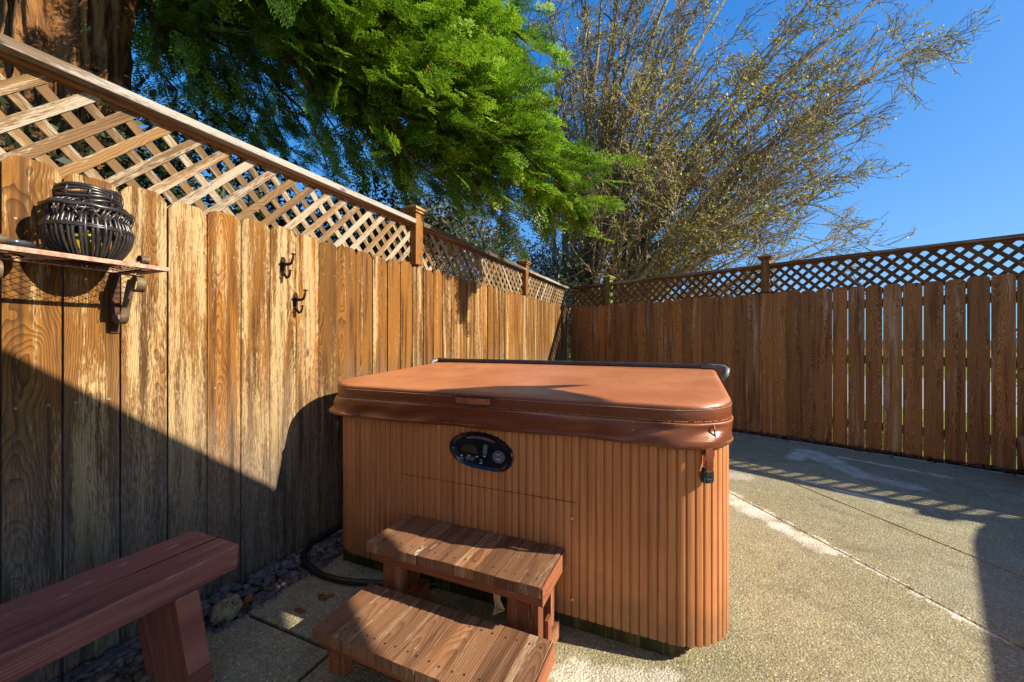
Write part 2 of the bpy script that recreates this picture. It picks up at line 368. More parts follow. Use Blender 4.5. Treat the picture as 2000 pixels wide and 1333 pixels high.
def mat_concrete():
    b = NB('exposed_aggregate', .9, .2); p = b.pos()
    x, y, z = b.sep(p); p2 = b.comb(x, y, 0.0)
    big = b.noise(p2, 1.3, 5, .6); mid = b.noise(p2, 9, 5, .65); fine = b.noise(p2, 140, 4, .7)
    peb = b.vor(p2, 125); pc = b.sep(b.vor(p2, 125, out='Color')); peb2 = b.vor(p2, 230); pc2 = b.sep(b.vor(p2, 230, out='Color'))
    base = b.mix(b.step(big, .3, .72), (.27, .235, .12), (.39, .345, .20))
    base = b.mix(b.math('MULTIPLY', b.step(mid, .42, .7), .5), base, (.17, .145, .075))
    stone = b.ramp(pc[0], [(0, (.10, .08, .05)), (.35, (.30, .26, .15)), (.6, (.44, .41, .28)), (.78, (.15, .105, .075)), (.9, (.70, .67, .55)), (1, (.2, .2, .2))])
    c = b.mix(b.math('MULTIPLY', b.math('SUBTRACT', 1.0, b.step(peb, .34, .56)), .85), base, stone)
    c = b.mix(b.math('MULTIPLY', b.math('SUBTRACT', 1.0, b.step(peb2, .2, .4)), b.step(pc2[0], .76, .82)), c, (.72, .70, .60))
    c = b.mix(b.math('MULTIPLY', b.step(fine, .55, .8), .5), c, (.07, .055, .035))
    stn = b.noise(p2, 2.6, 6, .7, .8); c = b.mix(b.math('MULTIPLY', b.step(stn, .50, .70), .42), c, (.10, .09, .065))
    crk = b.noise(p2, 0.9, 2, .5); c = b.mix(b.math('MULTIPLY', b.step(crk, .5, .66), .25), c, (.34, .33, .27))
    # efflorescence: pale mineral bloom round joints and where water pooled
    def seg(a, bb, off=0.0):
        ax, ay = a; bx, by = bb; dx, dy = bx - ax, by - ay; L = dx * dx + dy * dy
        px = b.math('SUBTRACT', x, ax); py = b.math('SUBTRACT', y, ay)
        t = b.math('DIVIDE', b.math('ADD', b.math('MULTIPLY', px, dx), b.math('MULTIPLY', py, dy)), L, clamp=True)
        qx = b.math('SUBTRACT', px, b.math('MULTIPLY', t, dx)); qy = b.math('SUBTRACT', py, b.math('MULTIPLY', t, dy))
        return b.math('SQRT', b.math('ADD', b.math('MULTIPLY', qx, qx), b.math('MULTIPLY', qy, qy)))
    n1 = b.math('SUBTRACT', b.noise(p2, 7, 5, .7), .5); n2 = b.math('SUBTRACT', b.noise(p2, 45, 3, .7), .5)
    wob = b.math('ADD', b.math('MULTIPLY', n1, .17), b.math('MULTIPLY', n2, .09))
    def w2(n, s): q = W(n, s); return (q.x, q.y)
    total = None
    for a, bb, w, k in [
            (w2(.22, 3.32), w2(.46, 2.98), .095, .95), (w2(.50, 2.88), w2(.68, 2.64), .068, .95), (w2(.255, 3.42), w2(1.10, 2.11), .016, .85),
            (w2(.23, 3.78), w2(.42, 3.78), .11, .35),
            (w2(1.13, 4.86), w2(1.22, 4.60), .14, .8), (w2(1.05, 4.80), w2(.95, 4.55), .07, .8), (w2(1.22, 4.60), w2(1.35, 4.20), .12, .6), (w2(1.35, 4.20), w2(1.60, 4.02), .08, .55), (w2(1.36, 4.78), w2(1.95, 4.45), .04, .85),
            (w2(.88, 3.85), w2(1.25, 3.60), .032, .95),
            (w2(-.34, 1.30), w2(-.22, 1.08), .085, .9), (w2(-.33, 1.33), w2(-.05, 1.42), .05, .6)]:
        m = b.math('MULTIPLY', b.math('SUBTRACT', 1.0, b.step(b.math('ADD', seg(a, bb), wob), w * .55, w * 1.15)), k)
        total = m if total is None else b.math('MAXIMUM', total, m)
    # bloom along the outer edge by the far fence
    od = b.math('SUBTRACT', 5.35, b.math('ADD', b.math('MULTIPLY', x, OX), b.math('MULTIPLY', y, OY)))
    m = b.math('MULTIPLY', b.math('SUBTRACT', 1.0, b.step(b.math('ADD', od, b.math('MULTIPLY', wob, .6)), .01, .05)), .7)
    total = b.math('MAXIMUM', total, m)
    total = b.math('MULTIPLY', total, b.math('SUBTRACT', 1.0, b.math('MULTIPLY', b.step(b.math('ADD', b.math('MULTIPLY', fine, .6), b.math('MULTIPLY', mid, .4)), .46, .60), .85)))
    c = b.mix(total, c, (.72, .68, .58))
    b.color(c); b.rough(b.math('MULTIPLY_ADD', mid, .3, .62))
    b.bump(b.math('ADD', b.math('MULTIPLY', peb, -1.0), b.math('MULTIPLY', fine, .6)), .7, .004)
    return b.m
M['concrete'] = mat_concrete()
M['joint'] = plain('joint_filler', (.03, .024, .018), .95, .1, 0, .5, 30)

def mat_leaf(name, stops, trans=.35, rough=.5):
    b = NB(name, rough, .35); r = b.attr('rnd').outputs['Fac']
    c = b.ramp(r, stops); b.color(c)
    tr = b.node('ShaderNodeBsdfTranslucent'); b.nt.links.new(c, tr.inputs[0])
    mx = b.node('ShaderNodeMixShader'); mx.inputs[0].default_value = trans
    b.nt.links.new(b.bsdf.outputs[0], mx.inputs[1]); b.nt.links.new(tr.outputs[0], mx.inputs[2])
    out = [n for n in b.nt.nodes if n.type == 'OUTPUT_MATERIAL'][0]; b.nt.links.new(mx.outputs[0], out.inputs[0])
    return b.m
M['thicketleaf'] = mat_leaf('thicket_leaves', [(0, (.05, .055, .03)), (.6, (.11, .12, .06)), (1, (.22, .21, .13))], .25)
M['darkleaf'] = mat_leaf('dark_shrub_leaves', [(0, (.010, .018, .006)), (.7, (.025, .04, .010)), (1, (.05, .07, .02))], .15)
M['needle'] = mat_leaf('redwood_needles', [(0, (.035, .08, .006)), (.5, (.15, .28, .014)), (.85, (.29, .49, .022)), (.965, (.46, .64, .09)), (.97, (.34, .14, .035)), (1, (.40, .17, .05))], .42, .4)
M['shrubleaf'] = mat_leaf('shrub_leaves', [(0, (.03, .05, .02)), (.6, (.07, .11, .03)), (1, (.14, .17, .06))])
M['bud'] = mat_leaf('spring_buds', [(0, (.24, .22, .04)), (.5, (.40, .40, .06)), (.85, (.54, .56, .13)), (1, (.42, .26, .09))], .45)
def mat_bark(name, a, c, sc=1.0):
    b = NB(name, .9, .15); p = b.pos(); x, y, z = b.sep(p)
    n = b.noise(b.comb(b.math('MULTIPLY', x, 14.0 * sc), b.math('MULTIPLY', y, 14.0 * sc), b.math('MULTIPLY', z, 2.0 * sc)), 1.0, 6, .7, .6)
    b.color(b.mix(b.step(n, .32, .68), a, c)); b.bump(n, 1.0, .05 / sc); return b.m
M['redbark'] = mat_bark('redwood_bark', (.035, .013, .005), (.36, .165, .055))
M['twigbark'] = mat_bark('grey_brown_bark', (.15, .105, .05), (.52, .40, .22), 2.0)

# ------------------------------------------------------------------ ground
def clip(poly, a, nrm):                   # keep the side where (p-a).nrm <= 0
    out = []
    for i in range(len(poly)):
        p, q = poly[i], poly[(i + 1) % len(poly)]
        dp = (p[0] - a[0]) * nrm[0] + (p[1] - a[1]) * nrm[1]; dq = (q[0] - a[0]) * nrm[0] + (q[1] - a[1]) * nrm[1]
        if dp <= 0: out.append(p)
        if (dp < 0 < dq) or (dq < 0 < dp):
            t = dp / (dp - dq); out.append((p[0] + (q[0] - p[0]) * t, p[1] + (q[1] - p[1]) * t))
    return out
def sn_poly(poly): return [tuple(W(n, s)[:2]) for n, s in poly]

g = MB()
R = 900.0
g.add([(-R, -R, -.06), (R, -R, -.06), (R, R, -.06), (-R, R, -.06)], [(0, 1, 2, 3)])
tag(g.build('ground', M['soil']), kind='structure')
# lawn and pavement beyond the right-hand fence
g = MB(); a, b_, c_, d_ = WR(5.62, -60), WR(5.62, 60), WR(70, 60), WR(70, -60)
g.add([(p.x, p.y, -.03) for p in (a, d_, c_, b_)], [(0, 1, 2, 3)]); tag(g.build('lawn', M['lawn']), kind='structure')
g = MB(); a, b_, c_, d_ = WR(9.5, -60), WR(9.5, 60), WR(17, 60), WR(17, -60)
g.add([(p.x, p.y, -.024) for p in (a, d_, c_, b_)], [(0, 1, 2, 3)]); tag(g.build('road', plain('pale_asphalt', (.30, .30, .29), .95)), kind='structure')

# patio: slabs (n, s) cut by joints
GAP = .008
JD = np.array([-.851, 1.281]); JD = JD / np.linalg.norm(JD)      # direction of the two long joints (n, s)
JN = np.array([JD[1], -JD[0]])                                    # normal towards +n, +s
J1 = np.array([1.131, 2.083]); J2 = np.array([1.473, 2.711])
big = [(-1.665, -6), (9, -6), (9, 12), (-1.665, 12)]
snO = np.array([C_ * OX - S_ * OY, S_ * OX + C_ * OY]); PO = snO * 5.36   # outer edge near the right-hand fence
big = clip(big, PO, snO)
def off(a, nn, d): return (a[0] + nn[0] * d, a[1] + nn[1] * d)
sl = []
inner = clip(big, off(J1, JN, -GAP), JN)
mid_ = clip(clip(big, off(J1, JN, GAP), -JN), off(J2, JN, -GAP), JN)
outer = clip(big, off(J2, JN, GAP), -JN)
yJ = 1.066
far_ = clip(inner, (0, yJ + GAP), (0, -1))
near = clip(inner, (0, yJ - GAP), (0, 1))
nearL = clip(near, (-1.176 - GAP, 0), (1, 0)); nearR = clip(near, (-1.176 + GAP, 0), (-1, 0))
g = MB()
for pl in (far_, nearL, nearR, mid_, outer):
    xy = sn_poly(pl)
    if len(xy) < 3: continue
    g.prism(xy[::-1], -.05, 0.0, 'xy', mi=0)
tag(g.build('patio', M['concrete']), kind='structure')
g = MB(); xy = sn_poly(clip([(-1.66, -5.9), (8.9, -5.9), (8.9, 11.9), (-1.66, 11.9)], PO - .02 * snO, snO))
g.add([(x, y, -.012) for x, y in xy], [tuple(range(len(xy)))]); tag(g.build('patio_base', M['joint']), kind='structure')

# ------------------------------------------------------------------ fences
def dogear(x0, x1, ztop, z0=.015, ch=.032):
    return [(x0, z0), (x1, z0), (x1, ztop - ch), (x1 - ch * .45, ztop - ch * .32), (x1 - ch, ztop), (x0 + ch, ztop), (x0 + ch * .45, ztop - ch * .32), (x0, ztop - ch)]

def lattice(mb, y0, y1, z0, z1, xf, flip, sp=.113, w=.0335, th=.005, seed=0):
    """Two layers of 45 degree strips clipped to the panel rectangle (y along fence)."""
    rr = random.Random(seed)
    for layer in (0, 1):
        up = (layer == 0) != flip
        x = xf - layer * th * 1.02
        hw = w / 2 * math.sqrt(2)
        y = y0 - (z1 - z0) - sp
        while y < y1 + (z1 - z0) + sp:
            j = rr.uniform(-.002, .002)
            if up: q = [(y - hw + j, z0), (y + hw + j, z0), (y + hw + (z1 - z0) + j, z1), (y - hw + (z1 - z0) + j, z1)]
            else: q = [(y - hw + j, z1), (y + hw + j, z1), (y + hw + (z1 - z0) + j, z0), (y - hw + (z1 - z0) + j, z0)][::-1]
            q = clip(clip(q, (y0, 0), (-1, 0)), (y1, 0), (1, 0))
            y += sp
            if len(q) < 3: continue
            n = len(q)
            P = [(x, a, b) for a, b in q] + [(x - th, a, b) for a, b in q]
            F = [tuple(range(n)), tuple(range(n, 2 * n))[::-1]] + [(i, n + i, n + (i + 1) % n, (i + 1) % n) for i in range(n)]
            d = 1 if up else -1
            uvs = [[(((P[i][1] - y) - d * (P[i][2] - z0)) * .7 , ((P[i][1]) + d * P[i][2]) * .7 ) for i in f] for f in F]
            mb.add(P, F, uvs, rr.random())

def fence(name, lab, base_local, rotz, bounds, posts, ends, inward, mats, gaps, y_end_cap, flips, seed):
    """Local axes: x = towards/away, y along the fence, z up. inward = +1 when the yard is at +x."""
    rr = random.Random(seed)
    root = thing(name, lab, 'fence', base_local, rotz)
    I = inward
    # pickets, bay by bay
    cuts = [ends[0]] + posts + [ends[1]]
    for k in range(len(cuts) - 1):
        mb = MB(); 
        for i in range(len(bounds) - 1):
            y0, y1 = bounds[i], bounds[i + 1]; ym = (y0 + y1) / 2
            if not (cuts[k] <= ym < cuts[k + 1]): continue
            g0 = gaps(ym); zt = 1.692 + rr.uniform(-.012, .012); dx = rr.uniform(-.0025, .0025); dr = rr.uniform(-.004, .004)
            poly = dogear(y0 + g0 / 2 + rr.uniform(0, .0008), y1 - g0 / 2, zt, -.03, .03 + rr.uniform(-.004, .006))
            P0, P1 = -I * .017, 0.0
            tmp = MB(); tmp.prism(poly, P0, P1, 'yz', rnd=rr.random())
            # small cup/twist per board
            for q in range(len(tmp.v)):
                x, y, z = tmp.v[q]
                tmp.v[q] = (x + dx + dr * (y - ym) / .07 + dr * .6 * (z - .8), y, z)
            mb.add(tmp.v, tmp.f, tmp.uv, tmp.rnd[0])
            for zz in (.24, .92, 1.50):
                for yy in (y0 + .03, y1 - .032):
                    if rr.random() < .8:
                        nb0 = len(mb.v); mb.lathe([(.0044, 0), (.0040, .0012), (0, .0017)], (0, 0, 0), 6, mi=1)
                        for q in range(nb0, len(mb.v)):
                            x, y, z = mb.v[q]; mb.v[q] = (I * (z + .0005) + dx + dr * (yy - ym) / .07 + dr * .6 * (zz - .8), yy + x, zz + y)
        if mb.v:
            mb.build('picket_panel', [mats[0], M['nail']], root)
        l = MB(); lattice(l, cuts[k] + .045, cuts[k + 1] - .045, 1.60, 1.985, -I * .030, flips[k], seed=seed + k)
        l.build('lattice_panel', mats[1], root)
        # nailers beneath the cap and the three rails behind the boards
        for zz in (.20, .88, 1.46):
            r = MB(); r.board((-.060 if I > 0 else .019, cuts[k] + .045, zz), (-.019 if I > 0 else .060, cuts[k + 1] - .045, zz + .088), 1); r.build('rail', mats[3], root)
        r = MB(); xa, xb = sorted((-I * .045, -I * .02)); r.board((xa, cuts[k] + .045, 1.9855), (xb, cuts[k + 1] - .045, 1.999), 1); r.build('nailer', mats[3], root)
        # cap board of this bay
        c = MB(); lo, hi = sorted((I * .026, -I * .080))
        c.board((lo, cuts[k] + (.046 if k else 0), 2.001), (hi, cuts[k + 1] - (.046 if k < len(cuts) - 2 else y_end_cap), 2.034), 1)
        c.build('cap_rail', mats[2], root, bevel=.003)
    for i, y in enumerate(posts):
        p = MB(); lo, hi = sorted((I * .020, -I * .078)); lo2, hi2 = sorted((-I * .0215, -I * .078))
        p.board((lo2, y - .044, 0), (hi2, y + .044, 1.6995), 2); p.board((lo, y - .044, 1.70), (hi, y + .044, 2.085), 2)
        po = p.build('post', mats[4][i] if isinstance(mats[4], list) else mats[4], root, bevel=.003)
        q = MB(); xm = (lo + hi) / 2
        def sq(h, z): return [(xm - h, y - h, z), (xm + h, y - h, z), (xm + h, y + h, z), (xm - h, y + h, z)]
        q.rings([sq(.050, 2.0855), sq(.062, 2.088), sq(.062, 2.104), sq(.075, 2.108), sq(.075, 2.124), sq(.012, 2.160)], cap0=True, cap1=True)
        q.build('post_cap', mats[4][i] if isinstance(mats[4], list) else mats[4], po)
    return root

lb = [-1.05, -.91, -.77, -.63, -.49, -.35, -.21, -.07, .07, .21, .345, .477, .608, .752, .897, 1.038, 1.177, 1.317, 1.457, 1.600, 1.735, 1.873, 2.018, 2.159, 2.293, 2.427]
while lb[-1] < 6.62: lb.append(lb[-1] + random.uniform(.131, .146))
lb[-1] = 6.70
NF = -1.874
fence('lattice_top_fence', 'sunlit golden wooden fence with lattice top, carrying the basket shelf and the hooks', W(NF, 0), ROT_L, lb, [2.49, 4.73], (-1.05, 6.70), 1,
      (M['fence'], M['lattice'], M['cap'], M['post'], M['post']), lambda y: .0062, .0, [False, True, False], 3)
tb = [4.215, 4.09, 3.95, 3.81, 3.68, 3.54, 3.40, 3.265, 3.125, 2.985, 2.85, 2.71, 2.575, 2.44, 2.31, 2.175, 2.045, 1.919, 1.788, 1.655, 1.509, 1.374, 1.235, 1.095, .967, .827, .682, .554, .416, .282, .139, -.002, -.140, -.277, -.419, -.562, -.705]
while tb[-1] > -5.2: tb.append(tb[-1] - .14)
tb = tb[::-1]
fence('lattice_top_fence', 'dark brown shaded wooden fence with lattice top, light showing between its boards', WR(O_F, 0), ROT_R, tb, [-3.07, -.88, 1.31, 3.48], (tb[0], 4.215), -1,
      (M['fence2'], M['lattice2'], M['cap2'], M['post'], [M['post'], M['post'], M['post'], M['post_moss']]), lambda y: (.0062 if y < .70 else .0016), .0, [False, False, True, False, True], 9)

# ------------------------------------------------------------------ hot tub
TN0, TN1, TS0, TS1 = -1.695, .145, 1.49, 3.50
def rrect(n0, n1, s0, s1, r, step=.01):
    """Points and outward normals round a rounded rectangle, from the middle of the front edge, counter-clockwise."""
    segs = []
    L = []
    def line(a, b, nn):
        d = math.dist(a, b); k = max(1, int(d / step))
        for i in range(k): L.append(((a[0] + (b[0] - a[0]) * i / k, a[1] + (b[1] - a[1]) * i / k), nn))
    def arc(c, a0, a1):
        k = max(4, int(abs(a1 - a0) * r / step))
        for i in range(k):
            a = a0 + (a1 - a0) * i / k; L.append(((c[0] + r * math.cos(a), c[1] + r * math.sin(a)), (math.cos(a), math.sin(a))))
    line((n0 + r, s0), (n1 - r, s0), (0, -1)); arc((n1 - r, s0 + r), -PI / 2, 0)
    line((n1, s0 + r), (n1, s1 - r), (1, 0)); arc((n1 - r, s1 - r), 0, PI / 2)
    line((n1 - r, s1), (n0 + r, s1), (0, 1)); arc((n0 + r, s1 - r), PI / 2, PI)
    line((n0, s1 - r), (n0, s0 + r), (-1, 0)); arc((n0 + r, s0 + r), PI, 1.5 * PI)
    return L
ctr = ((TN0 + TN1) / 2, (TS0 + TS1) / 2)
tub = thing('hot_tub', 'brown hot tub with ribbed sides under a padded rust brown vinyl cover', 'hot tub', W(*ctr), ROT_L)
OFF = (ctr[0], ctr[1], 0)
def resample(L, pitch):
    P = [np.array(p) for p, _ in L]; P.append(P[0]); d = [0]
    for i in range(len(P) - 1): d.append(d[-1] + np.linalg.norm(P[i + 1] - P[i]))
    N = [np.array(n) for _, n in L]; N.append(N[0])
    def f(t):
        t = t % d[-1]; i = int(np.searchsorted(d, t, 'right')) - 1; i = min(i, len(P) - 2)
        k = (t - d[i]) / max(1e-9, d[i + 1] - d[i]); n = N[i] * (1 - k) + N[i + 1] * k
        return P[i] * (1 - k) + P[i + 1] * k, n / np.linalg.norm(n)
    return f, d[-1]
fL, plen = resample(rrect(TN0, TN1, TS0, TS1, .20), .01)
nb = round(plen / .0312); pitch = plen / nb
prof = []
for i in range(nb):
    for dt, o in ((0, -.0065), (.0012, -.006), (.0034, -.0006), (.0062, .0006), (pitch / 2, .0010), (pitch - .0062, .0006), (pitch - .0034, -.0006), (pitch - .0012, -.006)):
        p, n = fL(i * pitch + dt); prof.append(p + n * o)
mb = MB(OFF)
def ring_of(z, k=0.0): return [(p[0], p[1], z) for p in prof]
mb.rings([ring_of(.071), ring_of(.085), ring_of(.45), ring_of(.84)], cap0=True, cap1=True)
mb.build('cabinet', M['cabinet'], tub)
mb = MB(OFF)
fp, pl2 = resample(rrect(TN0 + .055, TN1 - .17, TS0 + .035, TS1 - .06, .03), .02)
pp = [fp(i * pl2 / 160)[0] for i in range(160)]
mb.rings([[(p[0], p[1], z) for p in pp] for z in (0.001, .0705)], cap0=True, cap1=True)
mb.build('pedestal', wood('mossy_base', (.02, .022, .008), (.06, .055, .02), (.14, .13, .04), .3), tub)
# access panel seam, its screws and the wear marks
mb = MB(OFF)
x = -1.21
while x < -.385:
    mb.board((x, TS0 - .0018, .5068), (min(x + .033, -.384), TS0 + .001, .5092), 0); x += .033
pan = mb.build('access_panel_edge', plain('seam_dark', (.10, .03, .012), .8), tub)
for n, z in ((-.401, .446), (-.399, .136), (-1.203, .449)):
    sc = MB(OFF); sc.lathe([(.0058, 0), (.0062, .0015), (.0042, .0028), (.0024, .0016), (0, .0012)], (0, 0, 0), 14)
    sc.v = [(n + p[0], TS0 - .0012 - p[2], z + p[1]) for p in sc.v]
    sc.f = [f[::-1] for f in sc.f]
    sc.build('screw', M['screw'], tub)
# control panel
outl = [(-.943, .665), (-.938, .685), (-.922, .703), (-.902, .717), (-.881, .727), (-.858, .733), (-.831, .737), (-.802, .738), (-.772, .737), (-.742, .731), (-.715, .723), (-.692, .711), (-.673, .698), (-.659, .683), (-.650, .667), (-.646, .652), (-.648, .638), (-.654, .621), (-.664, .607), (-.679, .596), (-.696, .588), (-.719, .585), (-.743, .585), (-.778, .586), (-.811, .588), (-.845, .592), (-.876, .598), (-.901, .607), (-.922, .622), (-.937, .642)]
cc = np.array([-.795, .66])
def oring(k, s): return [(cc[0] + (a - cc[0]) * k, s, cc[1] + (c - cc[1]) * k) for a, c in outl]
mb = MB(OFF); mb.rings([oring(1.03, TS0 + .002), oring(1.03, TS0 - .007), oring(.99, TS0 - .011), oring(.94, TS0 - .009), oring(.90, TS0 - .0055), oring(.82, TS0 - .0015)], cap1=True)
cp = mb.build('control_panel', M['gloss'], tub, smooth=True, angle=50)
def disc(name, n, z, rn, rz, mat, lift=.0025, rot=0.0, parent=cp, th=.0045):
    d = MB(OFF); k = 22
    def rg(f, s): return [(n + f * (rn * math.cos(2 * PI * i / k) * math.cos(rot) - rz * math.sin(2 * PI * i / k) * math.sin(rot)), s, z + f * (rn * math.cos(2 * PI * i / k) * math.sin(rot) + rz * math.sin(2 * PI * i / k) * math.cos(rot))) for i in range(k)]
    s0 = TS0 - .0015
    d.rings([rg(1.05, s0 + .001), rg(1, s0 - th), rg(.85, s0 - th - .001)], cap1=True)
    return d.build(name, mat, parent, smooth=True, angle=40)
disc('jet_button', -.710, .645, .027, .025, M['button']); disc('arrow_button', -.772, .679, .0125, .0095, M['button'], rot=1.4); disc('arrow_button', -.774, .660, .0125, .0095, M['button'], rot=1.5)
disc('rocker_button', -.857, .623, .011, .0085, M['button']); disc('rocker_button', -.835, .6225, .011, .0085, M['button']); disc('round_button', -.886, .620, .0075, .0085, M['button']); disc('round_button', -.791, .622, .0055, .0055, M['button'])
d = MB(OFF); arcp = [(-.893, .652), (-.808, .646), (-.812, .668), (-.826, .680), (-.846, .684), (-.866, .680), (-.884, .668)]
d.prism(arcp, TS0 - .0045, TS0 - .001, 'xz'); d.build('display', M['display'], cp)
d = MB(OFF)
for n, z, w in ((-.710, .655, .013), (-.710, .636, .015), (-.886, .633, .010), (-.850, .635, .010), (-.812, .635, .012), (-.792, .611, .011), (-.775, .641, .009)):
    d = MB(OFF); d.board((n - w / 2, TS0 - .0080, z - .0016), (n + w / 2, TS0 - .0012, z + .0016), 0); d.build('button_marking', M['mark'], cp)
d = MB(OFF); up_ = [(-.862, .716), (-.83, .7225), (-.795, .724), (-.758, .719), (-.728, .708), (-.726, .702), (-.76, .7085), (-.80, .713), (-.83, .7125), (-.855, .708)]
d.prism(up_, TS0 - .0095, TS0 - .002, 'xz'); d.build('lens', plain('reddish_reflection', (.16, .085, .075), .2, .6), cp)  # reddish reflection on the glossy panel, painted as a separate piece
# padded cover
CN0, CN1, CS0, CS1, CR = TN0 - .022, TN1 + .009, TS0 - .024, TS1 + .025, .215
fc, clen = resample(rrect(CN0, CN1, CS0, CS1, CR), .01); NC = 430
CP = [fc(i * clen / NC) for i in range(NC)]
def crown(s): return .909 + .052 * (1 - abs(s - 2.50) / 1.05)
def sag(x, y): return .0055 * mnoise.noise(Vector((x * 2.3, y * 2.3, 1.7))) + .0025 * mnoise.noise(Vector((x * 6, y * 6, 8)))
def cring(inset, zf): return [((p - n * inset)[0], (p - n * inset)[1], zf((p - n * inset)[1])) for p, n in CP]
mb = MB(OFF)
cm = np.array([(CN0 + CN1) / 2, 2.50])
def cscale(k):
    out = []
    for p, n in CP:
        q = cm + (p - n * .03 - cm) * k; out.append((q[0], q[1], crown(q[1]) + (sag(q[0], q[1]) if k < .99 else 0)))
    return out
mb.rings([cring(.004, lambda s: .8405), cring(.0, lambda s: .848), cring(.0, lambda s: crown(s) - .017), cring(.004, lambda s: crown(s) - .007), cring(.013, lambda s: crown(s) - .0012), cscale(1), cscale(.95), cscale(.8), cscale(.6), cscale(.4), cscale(.2), cscale(.02)], cap0=True, cap1=True)
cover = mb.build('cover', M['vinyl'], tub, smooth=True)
mb = MB(OFF)
front_len_ = (CN1 - CR) - (CN0 + CR)
def skirt(fr):
    out = []
    for i, (p, n) in enumerate(CP):
        t = i * clen / NC
        wob = .007 * math.sin(t * 5.1 + 1) + .005 * math.sin(t * 11.7 + 2.1 + fr * 2) + .003 * math.sin(t * 23.0 + fr * 4)
        fl = .0012 + min(1, fr * 3) * .004 + fr * (.004 + wob) - .009 * math.sin(PI * min(1, fr * 1.0)) * (.6 + .4 * math.sin(t * 3.3)) + .006 * math.sin(2 * PI * fr) * math.sin(t * 7.1) + .004 * math.sin(PI * fr) * mnoise.noise(Vector((t * 9, fr * 3, 2)))
        fl += math.sin(PI * min(1, fr)) * (.008 * math.sin(t * 34 + fr * 6) * math.exp(-((t - front_len_) / .22) ** 2) + .004 * math.sin(t * 21 + fr * 3) * math.exp(-((t - .35) / .35) ** 2))
        if p[0] < CN0 + .25 and p[1] < CS0 + .5: fl += .024 * fr * fr
        fl -= .003 * fr ** 2
        q = p + n * fl; out.append((q[0], q[1], .840 - fr * (.077 + .004 * math.sin(t * 4) + .002 * math.sin(t * 9.3))))
    return out
mb.rings([skirt(f) for f in (-.07, .08, .2, .35, .5, .65, .8, .92, 1.0)])
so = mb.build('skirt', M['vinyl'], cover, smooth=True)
md = so.modifiers.new('Solid', 'SOLIDIFY'); md.thickness = .004; md.offset = -1
mb = MB(OFF)
def closed_tube(pts, r): mb.tube(pts, r, 6, closed=True)
closed_tube([((p + n * .0015)[0], (p + n * .0015)[1], .8425) for p, n in CP], .0030)
closed_tube(skirt(1.0), .0035)
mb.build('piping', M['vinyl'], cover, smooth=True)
mb = MB(OFF)
t = 0.0
while t < clen:
    for kind in (0, 1, 3):
        if kind and random.random() < .12: continue
        p0, n0 = fc(t + kind * .0035); p1, n1 = fc(t + .0058 + kind * .0035)
        if kind == 0: z, o = crown(p0[1]) - .021, .0008
        elif kind == 1: z, o = .851, .0008
        elif kind == 2: z, o = .834, .0078
        else: z, o = .772, .0035
        if kind == 3 and p0[1] > 2.2: continue
        a, b2 = p0 + n0 * o, p1 + n1 * o
        mb.tube([(a[0], a[1], z), (b2[0], b2[1], z)], .0010, 4)
    t += .0092
mb.build('stitching', M['stitch'], cover)
# carry handle on the front edge
mb = MB(OFF); FS = CS0
mb.board((-.922, FS - .0065, .854), (-.712, FS + .001, .896), 0)
mb.build('handle_patch', plain('handle_leather', (.13, .038, .016), .4, .5), cover, bevel=.001)
mb = MB(OFF); pth = [(-.900, FS - .007, 0), (-.893, FS - .018, 0), (-.860, FS - .026, 0), (-.815, FS - .028, 0), (-.775, FS - .026, 0), (-.742, FS - .018, 0), (-.736, FS - .007, 0)]
lo = [(a, b, .864) for a, b, _ in pth]; hi = [(a, b, .888) for a, b, _ in pth]
V = lo + hi + [(a, b + .003, z) for a, b, z in lo + hi]; k = len(pth)
mb.add(V, [(i, i + 1, k + i + 1, k + i) for i in range(k - 1)] + [(2 * k + i, 3 * k + i, 3 * k + i + 1, 2 * k + i + 1) for i in range(k - 1)] + [(i + k, i + k + 1, 3 * k + i + 1, 3 * k + i) for i in range(k - 1)] + [(i, 2 * k + i, 2 * k + i + 1, i + 1) for i in range(k - 1)])
mb.build('handle', plain('strap_leather', (.33, .11, .045), .35, .5), cover, smooth=True, angle=40)
